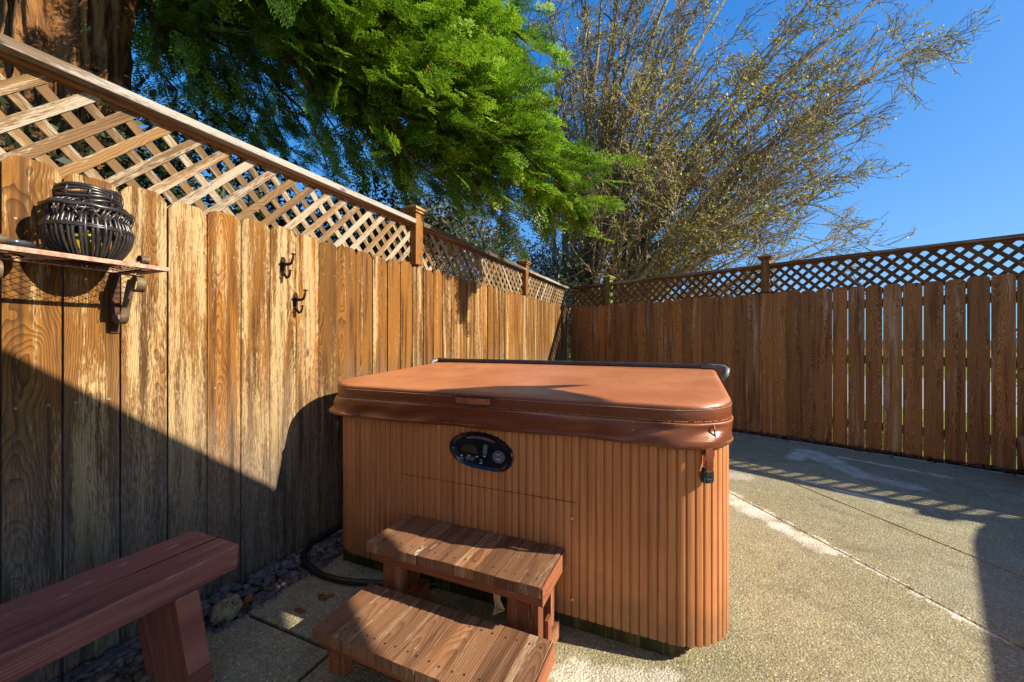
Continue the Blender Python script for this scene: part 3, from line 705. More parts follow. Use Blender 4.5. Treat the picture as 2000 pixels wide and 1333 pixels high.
# corner seams, tie-down straps with buckles
def strap(tt, drop, name_lab):
    p, n = fc(tt); tg = np.array([-n[1], n[0]])
    mb = MB(OFF); w = .0135
    path = [(.010, .800), (.013, .765), (.016, .735), (.013, .700), (.006, .672), (.004, drop)]
    for sgn, o2 in ((1, 0), (-1, -.011)):
        L = []; Rr = []
        for o, z in path:
            q = p + n * (o * (1.2 if sgn > 0 else .3) + o2 * .3)
            sway = .004 * math.sin((z - .8) * 30) * sgn + (.012 if sgn < 0 else 0) * math.sin(PI * (z - .8) / (drop - .8))
            a = q + tg * (w + sway); c = q - tg * (w - sway); L.append((a[0], a[1], z)); Rr.append((c[0], c[1], z))
        V = L + Rr + [tuple(np.array(v) - np.append(n, 0) * .003) for v in L + Rr]; k = len(L)
        F = []
        for i in range(k - 1):
            F += [(i, k + i, k + i + 1, i + 1), (2 * k + i, 2 * k + i + 1, 3 * k + i + 1, 3 * k + i), (i, i + 1, 2 * k + i + 1, 2 * k + i), (k + i, 3 * k + i, 3 * k + i + 1, k + i + 1)]
        mb.add(V, F)
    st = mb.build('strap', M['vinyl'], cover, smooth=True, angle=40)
    mb = MB(OFF); ang = math.atan2(tg[1], tg[0])
    Mx = Matrix.Translation((p[0] + n[0] * .003, p[1] + n[1] * .003, drop - .022)) @ Matrix.Rotation(ang, 4, 'Z')
    mb.prism([(-.016, -.026), (.016, -.026), (.020, -.018), (.020, .012), (.016, .026), (-.016, .026), (-.020, .012), (-.020, -.018)], -.007, .009, 'xz', M=Mx)
    mb.board((-.013, -.0105, -.004), (.013, .0, .016), 0, M=Mx); mb.board((-.010, -.0095, -.021), (.010, .0, -.009), 0, M=Mx)
    mb.build('buckle', plain('black_buckle', (.02, .03, .035), .35, .5), cover, bevel=.002)
    mb = MB(OFF); pts = [fc(tt + .022)[0] + fc(tt + .022)[1] * o for o in (.006, .010, .012, .010, .008)]
    mb.tube([(q[0], q[1], z) for q, z in zip(pts, (.838, .82, .80, .78, .766))], .0028, 6)
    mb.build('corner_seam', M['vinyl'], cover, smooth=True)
front_len = (CN1 - CR) - (CN0 + CR)
strap(front_len + .135, .692, 0); strap(clen - .20, .70, 0)
# cover lifter bar across the fold, with its bracket at each end
mb = MB(OFF); bs = 2.56; bz = crown(bs) + .017
mb.tube([(-1.735, bs, bz), (-1.2, bs, bz + .001), (-.5, bs, bz + .001), (.16, bs, bz)], .015, 12)
bar = mb.build('lifter_bar', M['bar'], tub, smooth=True, angle=50)
mb = MB(OFF)
for n0, n1 in ((-1.74, -1.66), (-1.35, -1.345), (-.305, -.30)): mb = MB(OFF); mb.tube([(n0, bs, bz), (n1, bs, bz)], .0172, 12); mb.build('bar_collar', M['bar'], bar, smooth=True, angle=50)
mb = MB(OFF)
mb.tube([(.08, bs, bz), (.15, bs - .005, bz), (.195, bs - .03, bz - .004), (.207, bs - .06, bz - .012), (.200, bs - .085, bz - .035), (.180, bs - .095, bz - .06)], .0165, 10)
mb.build('lifter_arm', M['barend'], tub, smooth=True)
mb = MB(OFF); mb.tube([(-1.73, bs, bz), (-1.765, bs - .03, bz - .01), (-1.755, bs - .06, bz - .04), (-1.735, bs - .07, bz - .06)], .0165, 10)
mb.build('lifter_arm', M['barend'], tub, smooth=True)

# ------------------------------------------------------------------ tub steps
ST = (-.79, 1.22, 0)
steps = thing('tub_steps', 'two tier wooden steps of worn reddish planks in front of the hot tub', 'steps', W(ST[0], ST[1]), ROT_L)
def tread(n0, n1, s0, s1, z, k, nm, apr):
    mb = MB(ST); w = (n1 - n0) / k
    for i in range(k):
        dz = random.uniform(-.0015, .0015)
        mb.board((n0 + i * w + .0013, s0 + random.uniform(-.0025, .0015), z - .036 + dz), (n0 + (i + 1) * w - .0013, s1, z + dz), 1)
        for sc_ in (s0 + .045, s1 - .045):
            for f_ in (.28, .72):
                mb.lathe([(.0042, .0), (.0040, .0008), (.0018, .0004), (0, .0004)], (n0 + (i + f_) * w + random.uniform(-.004, .004), sc_ + random.uniform(-.006, .006), z + dz), 8, mi=1)
    o = mb.build(nm, [M['step'], plain('dark_screw', (.06, .045, .035), .5, .4, .5)], steps, bevel=.004)
    mb = MB(ST); mb.board((n0 + .02, s0 + .022, z - .036 - apr), (n1 - .004, s0 + .055, z - .0385), 0); mb.board((n0 + .02, s1 - .05, z - .036 - apr), (n1 - .02, s1 - .02, z - .0385), 0)
    mb.build('apron', M['step_side'], steps, bevel=.002)
    mb = MB(ST); mb.board((n1 + .0005, s0 + .001, z - .064), (n1 + .008, s1 - .002, z - .004), 1)
    mb.build('end_trim', M['step_side'], steps, bevel=.0015)
tread(-1.163, -.430, 1.213, 1.480, .33, 9, 'tread', .042)
tread(-1.148, -.392, .952, 1.222, .165, 9, 'tread', .038)
mb = None
def leg(n0, n1, s0, s1, z0, z1):
    mb = MB(ST); mb.board((n0, s0, z0), (n1, s1, z1), 2); mb.build('leg', M['step_side'], steps, bevel=.002)
leg(-1.125, -1.030, 1.270, 1.306, .001, .2505); leg(-.575, -.470, 1.270, 1.306, .001, .2505)
leg(-.4695, -.452, 1.255, 1.305, .001, .2655)
leg(-1.10, -1.062, 1.392, 1.428, .001, .2505); leg(-.49, -.452, 1.392, 1.428, .001, .2505)
leg(-1.115, -1.045, .992, 1.028, .001, .0895); leg(-.50, -.43, .992, 1.028, .001, .0895)
for n0, n1 in ((-1.061, -1.024), (-.528, -.491)):
    mb = MB(ST); mb.board((n0, 1.030, .03), (n1, 1.268, .0895), 1); mb.board((n0, 1.308, .02), (n1, 1.45, .085), 1); mb.build('side_rail', M['step_side'], steps, bevel=.002)
mb = MB(ST); mb.board((-.4515, .99, .012), (-.436, 1.45, .075), 1); mb.board((-.4515, 1.312, .0755), (-.436, 1.352, .155), 1); mb.build('side_rail', M['step_side'], steps, bevel=.002)

mb = MB(ST)
for k in range(5):
    y = 1.252 - .002 * k; x0 = -.612 + .006 * k
    mb.tube([(x0, y, .262), (x0 + .004 * math.sin(k), y - .004, .235), (x0 + .006 + .003 * k, y - .006, .205), (x0 + .002 * k, y - .012, .178 + .006 * k)], [.003, .0045, .003, .004], 5)
mb.build('frayed_strip', plain('frayed_bark', (.38, .28, .17), .9), steps)

# ------------------------------------------------------------------ bench
BN = (-1.55, .2, 0)
bench = thing('bench', 'heavy dark red wooden bench with a split plank seat along the fence', 'bench', W(BN[0], BN[1]), ROT_L)
mb = MB(BN)
mb.prism([(-1.690, -.50), (-1.4105, -.50), (-1.4105, .875), (-1.425, .891), (-1.675, .889), (-1.690, .875)], .344, .420, 'xy', grain=1)
seat = mb.build('seat', M['bench'], bench, bevel=.006)
mb = MB(BN); mb.prism([(-1.5415, .56), (-1.5375, .66), (-1.5355, .891), (-1.5425, .8912)], .41, .4207, 'xy'); mb.build('crack', plain('crack_dark', (.006, .003, .002), .95), seat)
for s0, tilt in ((.69, .045), (-.38, -.045)):
    mb = MB(BN)
    def rg(z, f, e): return [(-1.655 - e, s0 + f, z), (-1.405 + e * .3, s0 + f, z), (-1.405 + e * .3, s0 + .066 + f, z), (-1.655 - e, s0 + .066 + f, z)]
    V = rg(.344, 0, 0) + rg(.001, tilt, .015); F = [(0, 3, 2, 1), (4, 5, 6, 7)] + [(i, (i + 1) % 4, 4 + (i + 1) % 4, 4 + i) for i in range(4)]
    F = [f[::-1] for f in F]
    mb.add(V, F, [[((V[i][0] + 1.5) if abs(V[f[0]][1] - V[f[2]][1]) < .05 else V[i][1], V[i][2]) for i in f] for f in F])
    mb.build('leg', M['bench'], bench, bevel=.005)

# ------------------------------------------------------------------ shelf with brackets
SH = (NF, .60, 1.37)
shelf = thing('wall_shelf', 'rusty metal mesh shelf on scrolled brackets fixed to the golden fence', 'shelf', W(SH[0], SH[1], SH[2]), ROT_L)
mb = MB(SH); n0, n1, s0, s1 = NF + .004, -1.662, .345, .800
for (a, b2, c2, d2) in ((n1 - .003, n1, s0, s1), (n0, n0 + .003, s0, s1)): mb.board((a, c2, 1.370), (b2, d2, 1.3835), 1)
mb.board((n0 + .003, s1 - .003, 1.370), (n1 - .003, s1, 1.3835), 0); mb.board((n0 + .003, s0, 1.370), (n1 - .003, s0 + .003, 1.3835), 0)
mb.build('rim', M['rust_lip'], shelf)
mb = MB(SH)
px_, py_ = .0165, .036                     # expanded metal: long diamonds
rows = int((n1 - n0) / px_) + 1
for r in range(rows):
    na, nb2 = n0 + r * px_, min(n1, n0 + (r + 1) * px_)
    pts = []; s = s0; k = 0
    while s <= s1 + .001:
        pts.append(((na if (k + r) % 2 else nb2), min(s, s1), 1.3745)); s += py_ / 2; k += 1
    mb.tube(pts, .0011, 4)
mb.build('mesh_panel', M['iron'], shelf)
def band(mb, path, s_mid, w, th=.003):
    """Flat strip following a curve in the (n, z) plane."""
    P = [np.array(p, float) for p in path]; k = len(P); A = []; B = []
    for i in range(k):
        t = P[min(i + 1, k - 1)] - P[max(i - 1, 0)]; t /= np.linalg.norm(t); nn = np.array([-t[1], t[0]]) * th / 2
        A.append(P[i] + nn); B.append(P[i] - nn)
    V = [(a[0], s_mid - w / 2, a[1]) for a in A] + [(a[0], s_mid + w / 2, a[1]) for a in A] + [(a[0], s_mid - w / 2, a[1]) for a in B] + [(a[0], s_mid + w / 2, a[1]) for a in B]
    F = []
    for i in range(k - 1): F += [(i, i + 1, k + i + 1, k + i), (2 * k + i, 3 * k + i, 3 * k + i + 1, 2 * k + i + 1), (i, 2 * k + i, 2 * k + i + 1, i + 1), (k + i, k + i + 1, 3 * k + i + 1, 3 * k + i)]
    F += [(0, k, 3 * k, 2 * k), (k - 1, 3 * k - 1, 4 * k - 1, 2 * k - 1)]
    mb.add(V, F)
for sb in (.424, .735):
    mb = MB(SH)
    mb.board((NF + .0045, sb - .013, 1.155), (NF + .0085, sb + .013, 1.366), 2); mb.board((NF + .0085, sb - .013, 1.362), (n1 - .004, sb + .013, 1.3665), 0)
    br = mb.build('bracket', M['iron'], shelf)
    mb = MB(SH)
    c1, r1, c2, r2 = (NF + .046, 1.215), .028, (NF + .160, 1.320), .024
    path = [(c1[0] + .6 * r1 * math.cos(a), c1[1] + .6 * r1 * math.sin(a)) for a in np.linspace(-.5, -1.5, 4)]
    path += [(c1[0] + r1 * math.cos(a), c1[1] + r1 * math.sin(a)) for a in np.linspace(PI * .95, 2 * PI + .2, 16)]
    path += [(c1[0] + r1 + .012, 1.25), (c1[0] + r1 + .026, 1.29), (c1[0] + r1 + .045, 1.335)]
    path += [(c2[0] + r2 * math.cos(a), c2[1] + r2 * 1.1 * math.sin(a)) for a in np.linspace(PI * .8, -PI * .75, 16)]
    band(mb, path[4:], sb, .024); mb.build('scroll', M['ironpale'], br, smooth=True, angle=60)
    mb = MB(SH); c3, r3 = (n1 - .020, 1.3985), .0135
    band(mb, [(c3[0] + r3 * 1.3 * math.cos(a), c3[1] + r3 * math.sin(a)) for a in np.linspace(-PI * .45, PI * 1.1, 14)], sb, .022); mb.build('curl', M['ironpale'], br, smooth=True, angle=60)

# ------------------------------------------------------------------ basket, its gourd and the dish
BK = (-1.765, .632, 1.3765)
bas = thing('wicker_basket', 'round black wicker basket with a coiled lid on the mesh shelf', 'basket', W(*BK), ROT_L)
mb = MB(); K = 46
def bprof(f): return .066 + .050 * math.sin(PI * (f * .78 + .02)) , f * .150
for i in range(K):
    a0 = 2 * PI * i / K + random.uniform(-.02, .02); pts = []; lean = random.uniform(-.05, .05)
    for q in range(9):
        f = q / 8; r, z = bprof(f); a = a0 + lean * f; rj = r + random.uniform(-.0008, .0008)
        pts.append((rj * math.cos(a), rj * math.sin(a), .004 + z))
    mb.tube(pts, .0048 if i % 3 else .0056, 6)
body = mb.build('rod_wall', M['wicker'], bas, smooth=True)
mb = MB()
for zf, rr_ in ((.012, .0045), (.66, .0048), (.70, .0048)):
    r, z = bprof(zf)
    mb.tube([((r + (.004 if zf > .5 else .001) * (1 if j % 2 else -.3)) * math.cos(2 * PI * j / 60), (r + (.004 if zf > .5 else .001) * (1 if j % 2 else -.3)) * math.sin(2 * PI * j / 60), .004 + z) for j in range(60)], rr_, 6, closed=True)
mb.lathe([(.060, .0), (.060, .006), (0, .006)], (0, 0, .002), 24)
mb.build('woven_band', M['wicker'], bas, smooth=True)
bas.scale = (.87, .87, .98)
lid = MB()
lid.tube([(.118 * math.cos(2 * PI * j / 48), .118 * math.sin(2 * PI * j / 48), .168 + .002 * math.sin(j)) for j in range(48)], .0072, 8, closed=True)
for i in range(44):
    a = 2 * PI * i / 44 + random.uniform(-.03, .03); tw = random.choice((-.32, .32, .2))
    lid.tube([(.119 * math.cos(a), .119 * math.sin(a), .166), (.100 * math.cos(a + tw * .5), .100 * math.sin(a + tw * .5), .186), (.078 * math.cos(a + tw), .078 * math.sin(a + tw), .192 + random.uniform(-.003, .004))], .0036, 5)
    lid.tube([(.120 * math.cos(a), .120 * math.sin(a), .164), (.112 * math.cos(a - tw * .4), .112 * math.sin(a - tw * .4), .140), (.106 * math.cos(a - tw * .7), .106 * math.sin(a - tw * .7), .122)], .0034, 5)
lo_ = lid.build('lid', M['wicker'], bas, smooth=True)
mb = MB()
for k in range(5):
    rk = .080 + .004 * math.sin(k * 2.3); ox, oy = random.uniform(-.003, .003), random.uniform(-.003, .003)
    mb.tube([(ox + rk * math.cos(2 * PI * j / 40), oy + rk * math.sin(2 * PI * j / 40), .196 + k * .0098 + .0035 * math.sin(3 * 2 * PI * j / 40 + k) + .004 * math.sin(2 * PI * j / 40)) for j in range(40)], .0055 + (.0012 if k == 4 else 0), 7, closed=True)
for i in range(9):
    a = 2 * PI * i / 9 + .3
    mb.tube([(.086 * math.cos(a), .086 * math.sin(a), .190), (.089 * math.cos(a + .06), .089 * math.sin(a + .06), .215), (.083 * math.cos(a + .1), .083 * math.sin(a + .1), .240)], .0042, 5)
mb.build('coil', M['wicker'], lo_, smooth=True)
mb = MB(); mb.lathe([(0, 0), (.028, .006), (.040, .026), (.040, .05), (.030, .074), (.012, .086), (.004, .096), (0, .097)], (0, 0, 0), 20)
go = mb.build('gourd', M['gourd'], None, smooth=True); go.location = W(BK[0] + .018, BK[1] - .014, BK[2] + .0085)
tag(go, 'yellow green gourd inside the black wicker basket', 'gourd')
mb = MB(); mb.lathe([(0, .0), (.020, .0), (.040, .006), (.056, .018), (.064, .032), (.066, .033), (.059, .022), (.042, .010), (.02, .004), (0, .0035)], (0, 0, 0), 28)
di = mb.build('dish', plain('dark_glazed_dish', (.05, .055, .06), .18, .6), None, smooth=True)
di.location = W(-1.775, .468, 1.3765); di.scale = (1.0, .72, 1); di.rotation_euler = (0, 0, ROT_L); tag(di, 'shallow dark dish left of the wicker basket on the shelf', 'dish')

# ------------------------------------------------------------------ hooks
def hook(s, z, lab):
    B = (NF, s, z)
    h = thing('coat_hook', lab, 'hook', W(NF + .0045, s, z), ROT_L, 'iron coat hooks on the fence')
    mb = MB(); mb.prism([(-.011, -.045), (.011, -.045), (.013, -.02), (.013, .028), (.008, .046), (-.008, .046), (-.013, .028), (-.013, -.02)], 0, .005, 'yz'); mb.build('back_plate', M['hookiron'], h, bevel=.001)
    mb = MB(); mb.tube([(.004, 0, .012), (.022, 0, .008), (.045, 0, .006), (.062, 0, .012), (.072, 0, .032), (.076, 0, .052)], [.0085, .0085, .0075, .0065, .0055, .0045], 8)
    mb.lathe([(.004, 0), (.0115, .001), (.0115, .005), (.003, .007)], (.076, 0, .052), 12); mb.build('upper_arm', M['hookiron'], h, smooth=True, angle=50)
    mb = MB(); mb.tube([(.004, 0, -.018), (.012, 0, -.045), (.026, 0, -.060), (.042, 0, -.056), (.052, 0, -.040), (.054, 0, -.028)], [.0075, .007, .0065, .006, .0055, .0045], 8)
    mb.lathe([(.004, 0), (.010, .001), (.010, .004), (.003, .006)], (.054, 0, -.028), 12); mb.build('lower_arm', M['hookiron'], h, smooth=True, angle=50)
hook(1.383, 1.502, 'upper dark iron coat hook, higher on the golden fence'); hook(1.452, 1.330, 'lower dark iron coat hook, below and beside the other hook')

# ------------------------------------------------------------------ gravel, hose, rock, leaves, pot
bmv, bmf, rn = [], [], []
ico = MB()
def icos():
    t = (1 + 5 ** .5) / 2
    V = np.array([(-1, t, 0), (1, t, 0), (-1, -t, 0), (1, -t, 0), (0, -1, t), (0, 1, t), (0, -1, -t), (0, 1, -t), (t, 0, -1), (t, 0, 1), (-t, 0, -1), (-t, 0, 1)], float); V /= np.linalg.norm(V[0])
    F = [(0, 11, 5), (0, 5, 1), (0, 1, 7), (0, 7, 10), (0, 10, 11), (1, 5, 9), (5, 11, 4), (11, 10, 2), (10, 7, 6), (7, 1, 8), (3, 9, 4), (3, 4, 2), (3, 2, 6), (3, 6, 8), (3, 8, 9), (4, 9, 5), (2, 4, 11), (6, 2, 10), (8, 6, 7), (9, 8, 1)]
    V = [tuple(v) for v in V]; c = {}; F2 = []
    def mid(a, b):
        k = (min(a, b), max(a, b))
        if k not in c:
            m = (np.array(V[a]) + np.array(V[b])) / 2; V.append(tuple(m / np.linalg.norm(m))); c[k] = len(V) - 1
        return c[k]
    for a, b, d in F:
        x, y, z = mid(a, b), mid(b, d), mid(d, a); F2 += [(a, x, z), (b, y, x), (d, z, y), (x, y, z)]
    return np.array(V), np.array(F2)
IV, IF = icos()
Vs, Fs, Rs = [], [], []
nst = 2300
for i in range(nst):
    s = random.uniform(.2, 3.0); f = random.random()
    n = -1.862 + .215 * f
    if s > 1.5: n = min(n, -1.70)
    if n > -1.675 and random.random() < .6: n -= .05
    r = random.uniform(.009, .019) * (1.25 if random.random() < .2 else 1)
    z = -.012 + random.uniform(0, .03) * (1 - .6 * f) + (.018 if f < .5 else 0)
    sc = np.array([r * random.uniform(.8, 1.4), r * random.uniform(.8, 1.4), r * random.uniform(.5, .8)])
    a = random.uniform(0, PI); ca, sa = math.cos(a), math.sin(a)
    V = IV * (1 + .12 * np.sin(IV[:, [1, 2, 0]] * 3 + i)) * sc; V = V @ np.array([[ca, sa, 0], [-sa, ca, 0], [0, 0, 1]])
    p = W(n, s, z); Vs.append(V + np.array(p)); Fs.append(IF + len(IV) * i); Rs.append(np.full(len(IF), random.random()))
tag(np_mesh('gravel', np.concatenate(Vs), np.concatenate(Fs), M['gravel'], None, np.concatenate(Rs), True), kind='stuff')

pth = [(-1.84, 2.3, .03), (-1.83, 1.80, .045), (-1.825, 1.58, .05), (-1.80, 1.46, .045), (-1.735, 1.395, .035), (-1.64, 1.372, .022), (-1.54, 1.367, .017), (-1.44, 1.378, .016), (-1.32, 1.415, .016), (-1.20, 1.455, .016), (-1.05, 1.53, .016), (-.9, 1.7, .016)]
def catmull(P, k=14):
    P = [np.array(p, float) for p in P]; out = []
    for i in range(len(P) - 1):
        a, b, c, d = P[max(i - 1, 0)], P[i], P[i + 1], P[min(i + 2, len(P) - 1)]
        for j in range(k):
            t = j / k; out.append(.5 * ((2 * b) + (-a + c) * t + (2 * a - 5 * b + 4 * c - d) * t * t + (-a + 3 * b - 3 * c + d) * t ** 3))
    out.append(P[-1]); return out
mb = MB(); hp = catmull(pth, 40); hp = [tuple(W(*p)) for p in hp]
mb.tube(hp, [.0145 if i % 2 else .0128 for i in range(len(hp))], 9)
tag(mb.build('hose', M['hose'], None, smooth=True), 'black corrugated hose curving from behind the tub to under the steps', 'hose')

V = IV.copy(); F = IF
mbk = bpy.data.meshes.new('rock'); 
import bmesh
bm = bmesh.new(); bmesh.ops.create_icosphere(bm, subdivisions=4, radius=1.0)
from mathutils import noise as mnoise
for v in bm.verts:
    p = v.co.copy(); d = 1 + .28 * mnoise.noise(p * 1.6 + Vector((3, 1, 5))) + .16 * mnoise.noise(p * 4.1) + .07 * mnoise.noise(p * 9)
    hd = (p - Vector((.75, .1, .62)).normalized()).length
    d -= .22 * max(0, 1 - hd / .28)
    v.co = Vector((p.x * .040 * d, p.y * .066 * d, max(p.z * .044 * d, -.026)))
bm.to_mesh(mbk); bm.free(); mbk.materials.append(M['rock'])
rk = bpy.data.objects.new('rock', mbk); COL.objects.link(rk); rk.location = W(-1.71, 1.015, .034); rk.rotation_euler = (0, .1, ROT_L + .25)
tag(rk, 'rough tan rock with a small hole beside the bench leg', 'rock')
mbk.polygons.foreach_set('use_smooth', [True] * len(mbk.polygons))

def leaf(n, s, z, L, Wd, rot, mat, lab, cat, curl=.25, name='dry_leaf', grp=None, tilt=0.0):
    mb = MB(); k = 9; rows = []
    for i in range(k):
        t = i / (k - 1); w = Wd * math.sin(PI * (.06 + .9 * t)) ** .8 * .5; zc = curl * L * (t - .5) ** 2
        rows.append([(-w, (t - .5) * L, zc + w * .45), (0, (t - .5) * L, zc), (w, (t - .5) * L, zc + w * .45)])
    V = [p for r in rows for p in r]; F = []
    for i in range(k - 1):
        for j in (0, 1): F.append((i * 3 + j, i * 3 + j + 1, i * 3 + j + 4, i * 3 + j + 3))
    mb.add(V, F); mb.tube([(0, -L * .5, curl * L * .25), (0, -L * .72, curl * L * .4)], .0012, 4)
    o = mb.build(name, mat, None, smooth=True); o.location = W(n, s, z); o.rotation_euler = (tilt, 0, rot)
    md = o.modifiers.new('Solid', 'SOLIDIFY'); md.thickness = .0012
    tag(o, lab, cat, grp); return o
leaf(-1.46, 1.262, .004, .055, .026, 1.0, M['leafbrown'], 'curled dark brown leaf between the hose and the steps', 'leaf', .5)
leaf(-1.435, 1.285, .005, .035, .026, 2.4, plain('orange_leaf', (.45, .13, .03), .7), 'small bright orange leaf touching a darker leaf near the hose', 'leaf', .6)
leaf(-1.475, 1.165, .003, .055, .020, 1.25, M['leafbrown'], 'flat rusty brown leaf on the shaded slab left of the steps', 'leaf', .15)
leaf(-1.66, 1.40, .008, .060, .022, 1.3, M['leafbrown'], 'narrow brown leaf inside the loop of the hose', 'leaf', .3)
leaf(-1.60, 1.585, .003, .050, .022, 1.2, M['leafgreen'], 'small pale green leaf on the concrete beside the tub', 'leaf', .2)
leaf(-1.70, 1.10, .028, .055, .03, .4, plain('ochre_leaf', (.30, .13, .04), .8), 'ochre leaf lying on the gravel beside the tan rock', 'leaf', .5)
mb = MB()
for i in range(46):
    a = random.uniform(-.5, .5) + (.9 if i % 2 else -.2); L = random.uniform(.02, .05); c = np.array([random.gauss(0, .014), random.gauss(0, .022)])
    mb.tube([(c[0], c[1], .003), (c[0] + L * .5 * math.cos(a), c[1] + L * .5 * math.sin(a), random.uniform(.004, .014)), (c[0] + L * math.cos(a), c[1] + L * math.sin(a), random.uniform(.003, .02))], .0011, 3)
o = mb.build('needle_tuft', plain('dry_needles', (.30, .13, .04), .8, .2, 0, .5, 80), None); o.location = W(-.345, 1.115, .0); o.rotation_euler = (0, 0, .9)
tag(o, 'tuft of dry orange needles on pale concrete right of the steps', 'needles')

# leaf litter at the foot of the right-hand fence
N = 5200; t = RNG.uniform(-2.2, 4.1, N); oo = O_F - .06 + RNG.normal(0, .035, N); z = RNG.uniform(-.006, .022, N)
oo = np.where(RNG.random(N) < .12, oo - np.abs(RNG.normal(0, .08, N)), oo); oo = np.minimum(oo, O_F - .004); z = np.where(oo < 5.362, RNG.uniform(.002, .008, N), z)
cx_ = np.stack([OX * oo + UX * t, OY * oo + UY * t, z], 1)
ang = RNG.uniform(0, 2 * PI, N); L = RNG.uniform(.008, .028, N); w = L * RNG.uniform(.2, .6, N)
dx = np.stack([np.cos(ang), np.sin(ang), RNG.normal(0, .3, N)], 1) * L[:, None]; dy = np.stack([-np.sin(ang), np.cos(ang), RNG.normal(0, .3, N)], 1) * w[:, None]
V = np.stack([cx_ - dx, cx_ + dy, cx_ + dx, cx_ - dy], 1).reshape(-1, 3); Q = np.arange(4 * N).reshape(-1, 4)
tag(np_mesh('leaf_litter', V, Q, M['litter'], None, RNG.random(N)), kind='stuff')
N = 900; s_ = RNG.uniform(.25, 2.2, N); n_ = -1.86 + .21 * RNG.random(N) ** .8; z = RNG.uniform(.012, .034, N) - .10 * np.maximum(0, n_ + 1.72)
cx_ = np.stack([S_ * s_ + C_ * n_, C_ * s_ - S_ * n_, z], 1); ang = RNG.uniform(0, 2 * PI, N); L = RNG.uniform(.004, .015, N); w = L * RNG.uniform(.15, .6, N)
dx = np.stack([np.cos(ang), np.sin(ang), RNG.normal(0, .4, N)], 1) * L[:, None]; dy = np.stack([-np.sin(ang), np.cos(ang), RNG.normal(0, .4, N)], 1) * w[:, None]
V = np.stack([cx_ - dx, cx_ + dy, cx_ + dx, cx_ - dy], 1).reshape(-1, 3)
tag(np_mesh('leaf_litter', V, np.arange(4 * N).reshape(-1, 4), M['litter'], None, RNG.random(N)), kind='stuff')
g = MB(); a, b_, c_, d_ = WR(5.33, -5.3), WR(5.33, 4.2), WR(5.62, 4.2), WR(5.62, -5.3)
g.add([(p.x, p.y, -.008) for p in (a, d_, c_, b_)], [(0, 1, 2, 3)]); tag(g.build('soil_strip', M['soil']), kind='structure')

mb = MB(); mb.lathe([(0, .0), (.12, .0), (.165, .05), (.20, .14), (.212, .24), (.214, .33), (.222, .335), (.222, .36), (.205, .36), (.200, .33), (.195, .28), (0, .28)], (0, 0, 0), 48)
o = mb.build('clay_pot', M['pot'], None, smooth=True, angle=40); o.location = (4.15, 2.98, .001); tag(o, 'tan clay pot by the shaded fence at the right edge', 'pot')

# ------------------------------------------------------------------ unseen house and an added box, placed to cast the shade
E1 = np.array([.755, .656]); E2 = np.array([.878, -.479])          # (n, s) along the two eaves
CO = np.array([1.80, 2.0])
house = thing('house', 'pale house out of view, its roof cut down to shade the patio', 'house', W(4, -2), 0)
hoff = np.array(W(4, -2))
def hp_(n, s): q = W(n, s); return (q.x - hoff[0], q.y - hoff[1])
mb = MB()
cA = CO; cB = CO - E1 * 3.6; cC = cB + E2 * 3.6; cD = CO + E2 * 3.6  # roof outline follows the shadow it casts, kept short to let skylight in
spk = [CO, CO + np.array([-.02, .0]) + E1 * .0, np.array([2.085, 2.14]), np.array([1.955, 2.0])]
mb.prism([hp_(*p) for p in (cB, cC, cD, np.array([1.95, 2.0]), np.array([2.085, 2.135]), CO + np.array([-.01, .02]))], 2.44, 2.50, 'xy'); mb.build('roof', M['roof'], house)
mb = MB(); i0 = CO - E1 * 4.2
mb.prism([hp_(*p) for p in (i0, i0 - E1 * 3.0, i0 - E1 * 3.0 + E2 * 6.5, i0 + E2 * 6.5)], 0, 2.6, 'xy'); mb.build('wall', M['white'], house)
for q in (CO - E1 * .3 + E2 * 3.4, CO - E1 * 3.4 + E2 * 3.4):
    mb = MB(); x, y = hp_(*q); mb.board((x - .045, y - .045, .001), (x + .045, y + .045, 2.4395), 2); mb.build('post', M['white'], house)
shade_box = thing('unseen_shade_box', 'low brown box added out of view to cast the shadow at the right edge', 'shade_box', W(3.7, 2.9), 0)  # added box out of view, set where its shadow falls on the slabs
soff = np.array(W(3.7, 2.9))
mb = MB(); k0 = np.array([4.13, 3.90]); e1 = np.array([.404, .915]); e2 = np.array([.874, -.485])
def rounded_corner(): return [k0 - e1 * .55, k0 - e1 * .30 + e2 * .02, k0 - e1 * .10 + e2 * .07, k0 - e1 * .02 + e2 * .16, k0 + e2 * .3]
pg = [k0 - e1 * 2.6] + rounded_corner() + [k0 + e2 * 1.5, k0 + e2 * 1.5 - e1 * 2.6]
mb.prism([(W(*p).x - soff[0], W(*p).y - soff[1]) for p in pg][::-1], 0, 1.44, 'xy'); mb.build('wall', M['shade_box'], shade_box)
mb = MB(); mb.prism([(W(*p).x - soff[0], W(*p).y - soff[1]) for p in pg][::-1], 1.4405, 1.5, 'xy'); mb.build('roof', M['roof'], shade_box)  # sides and lid of the added shadow-casting box

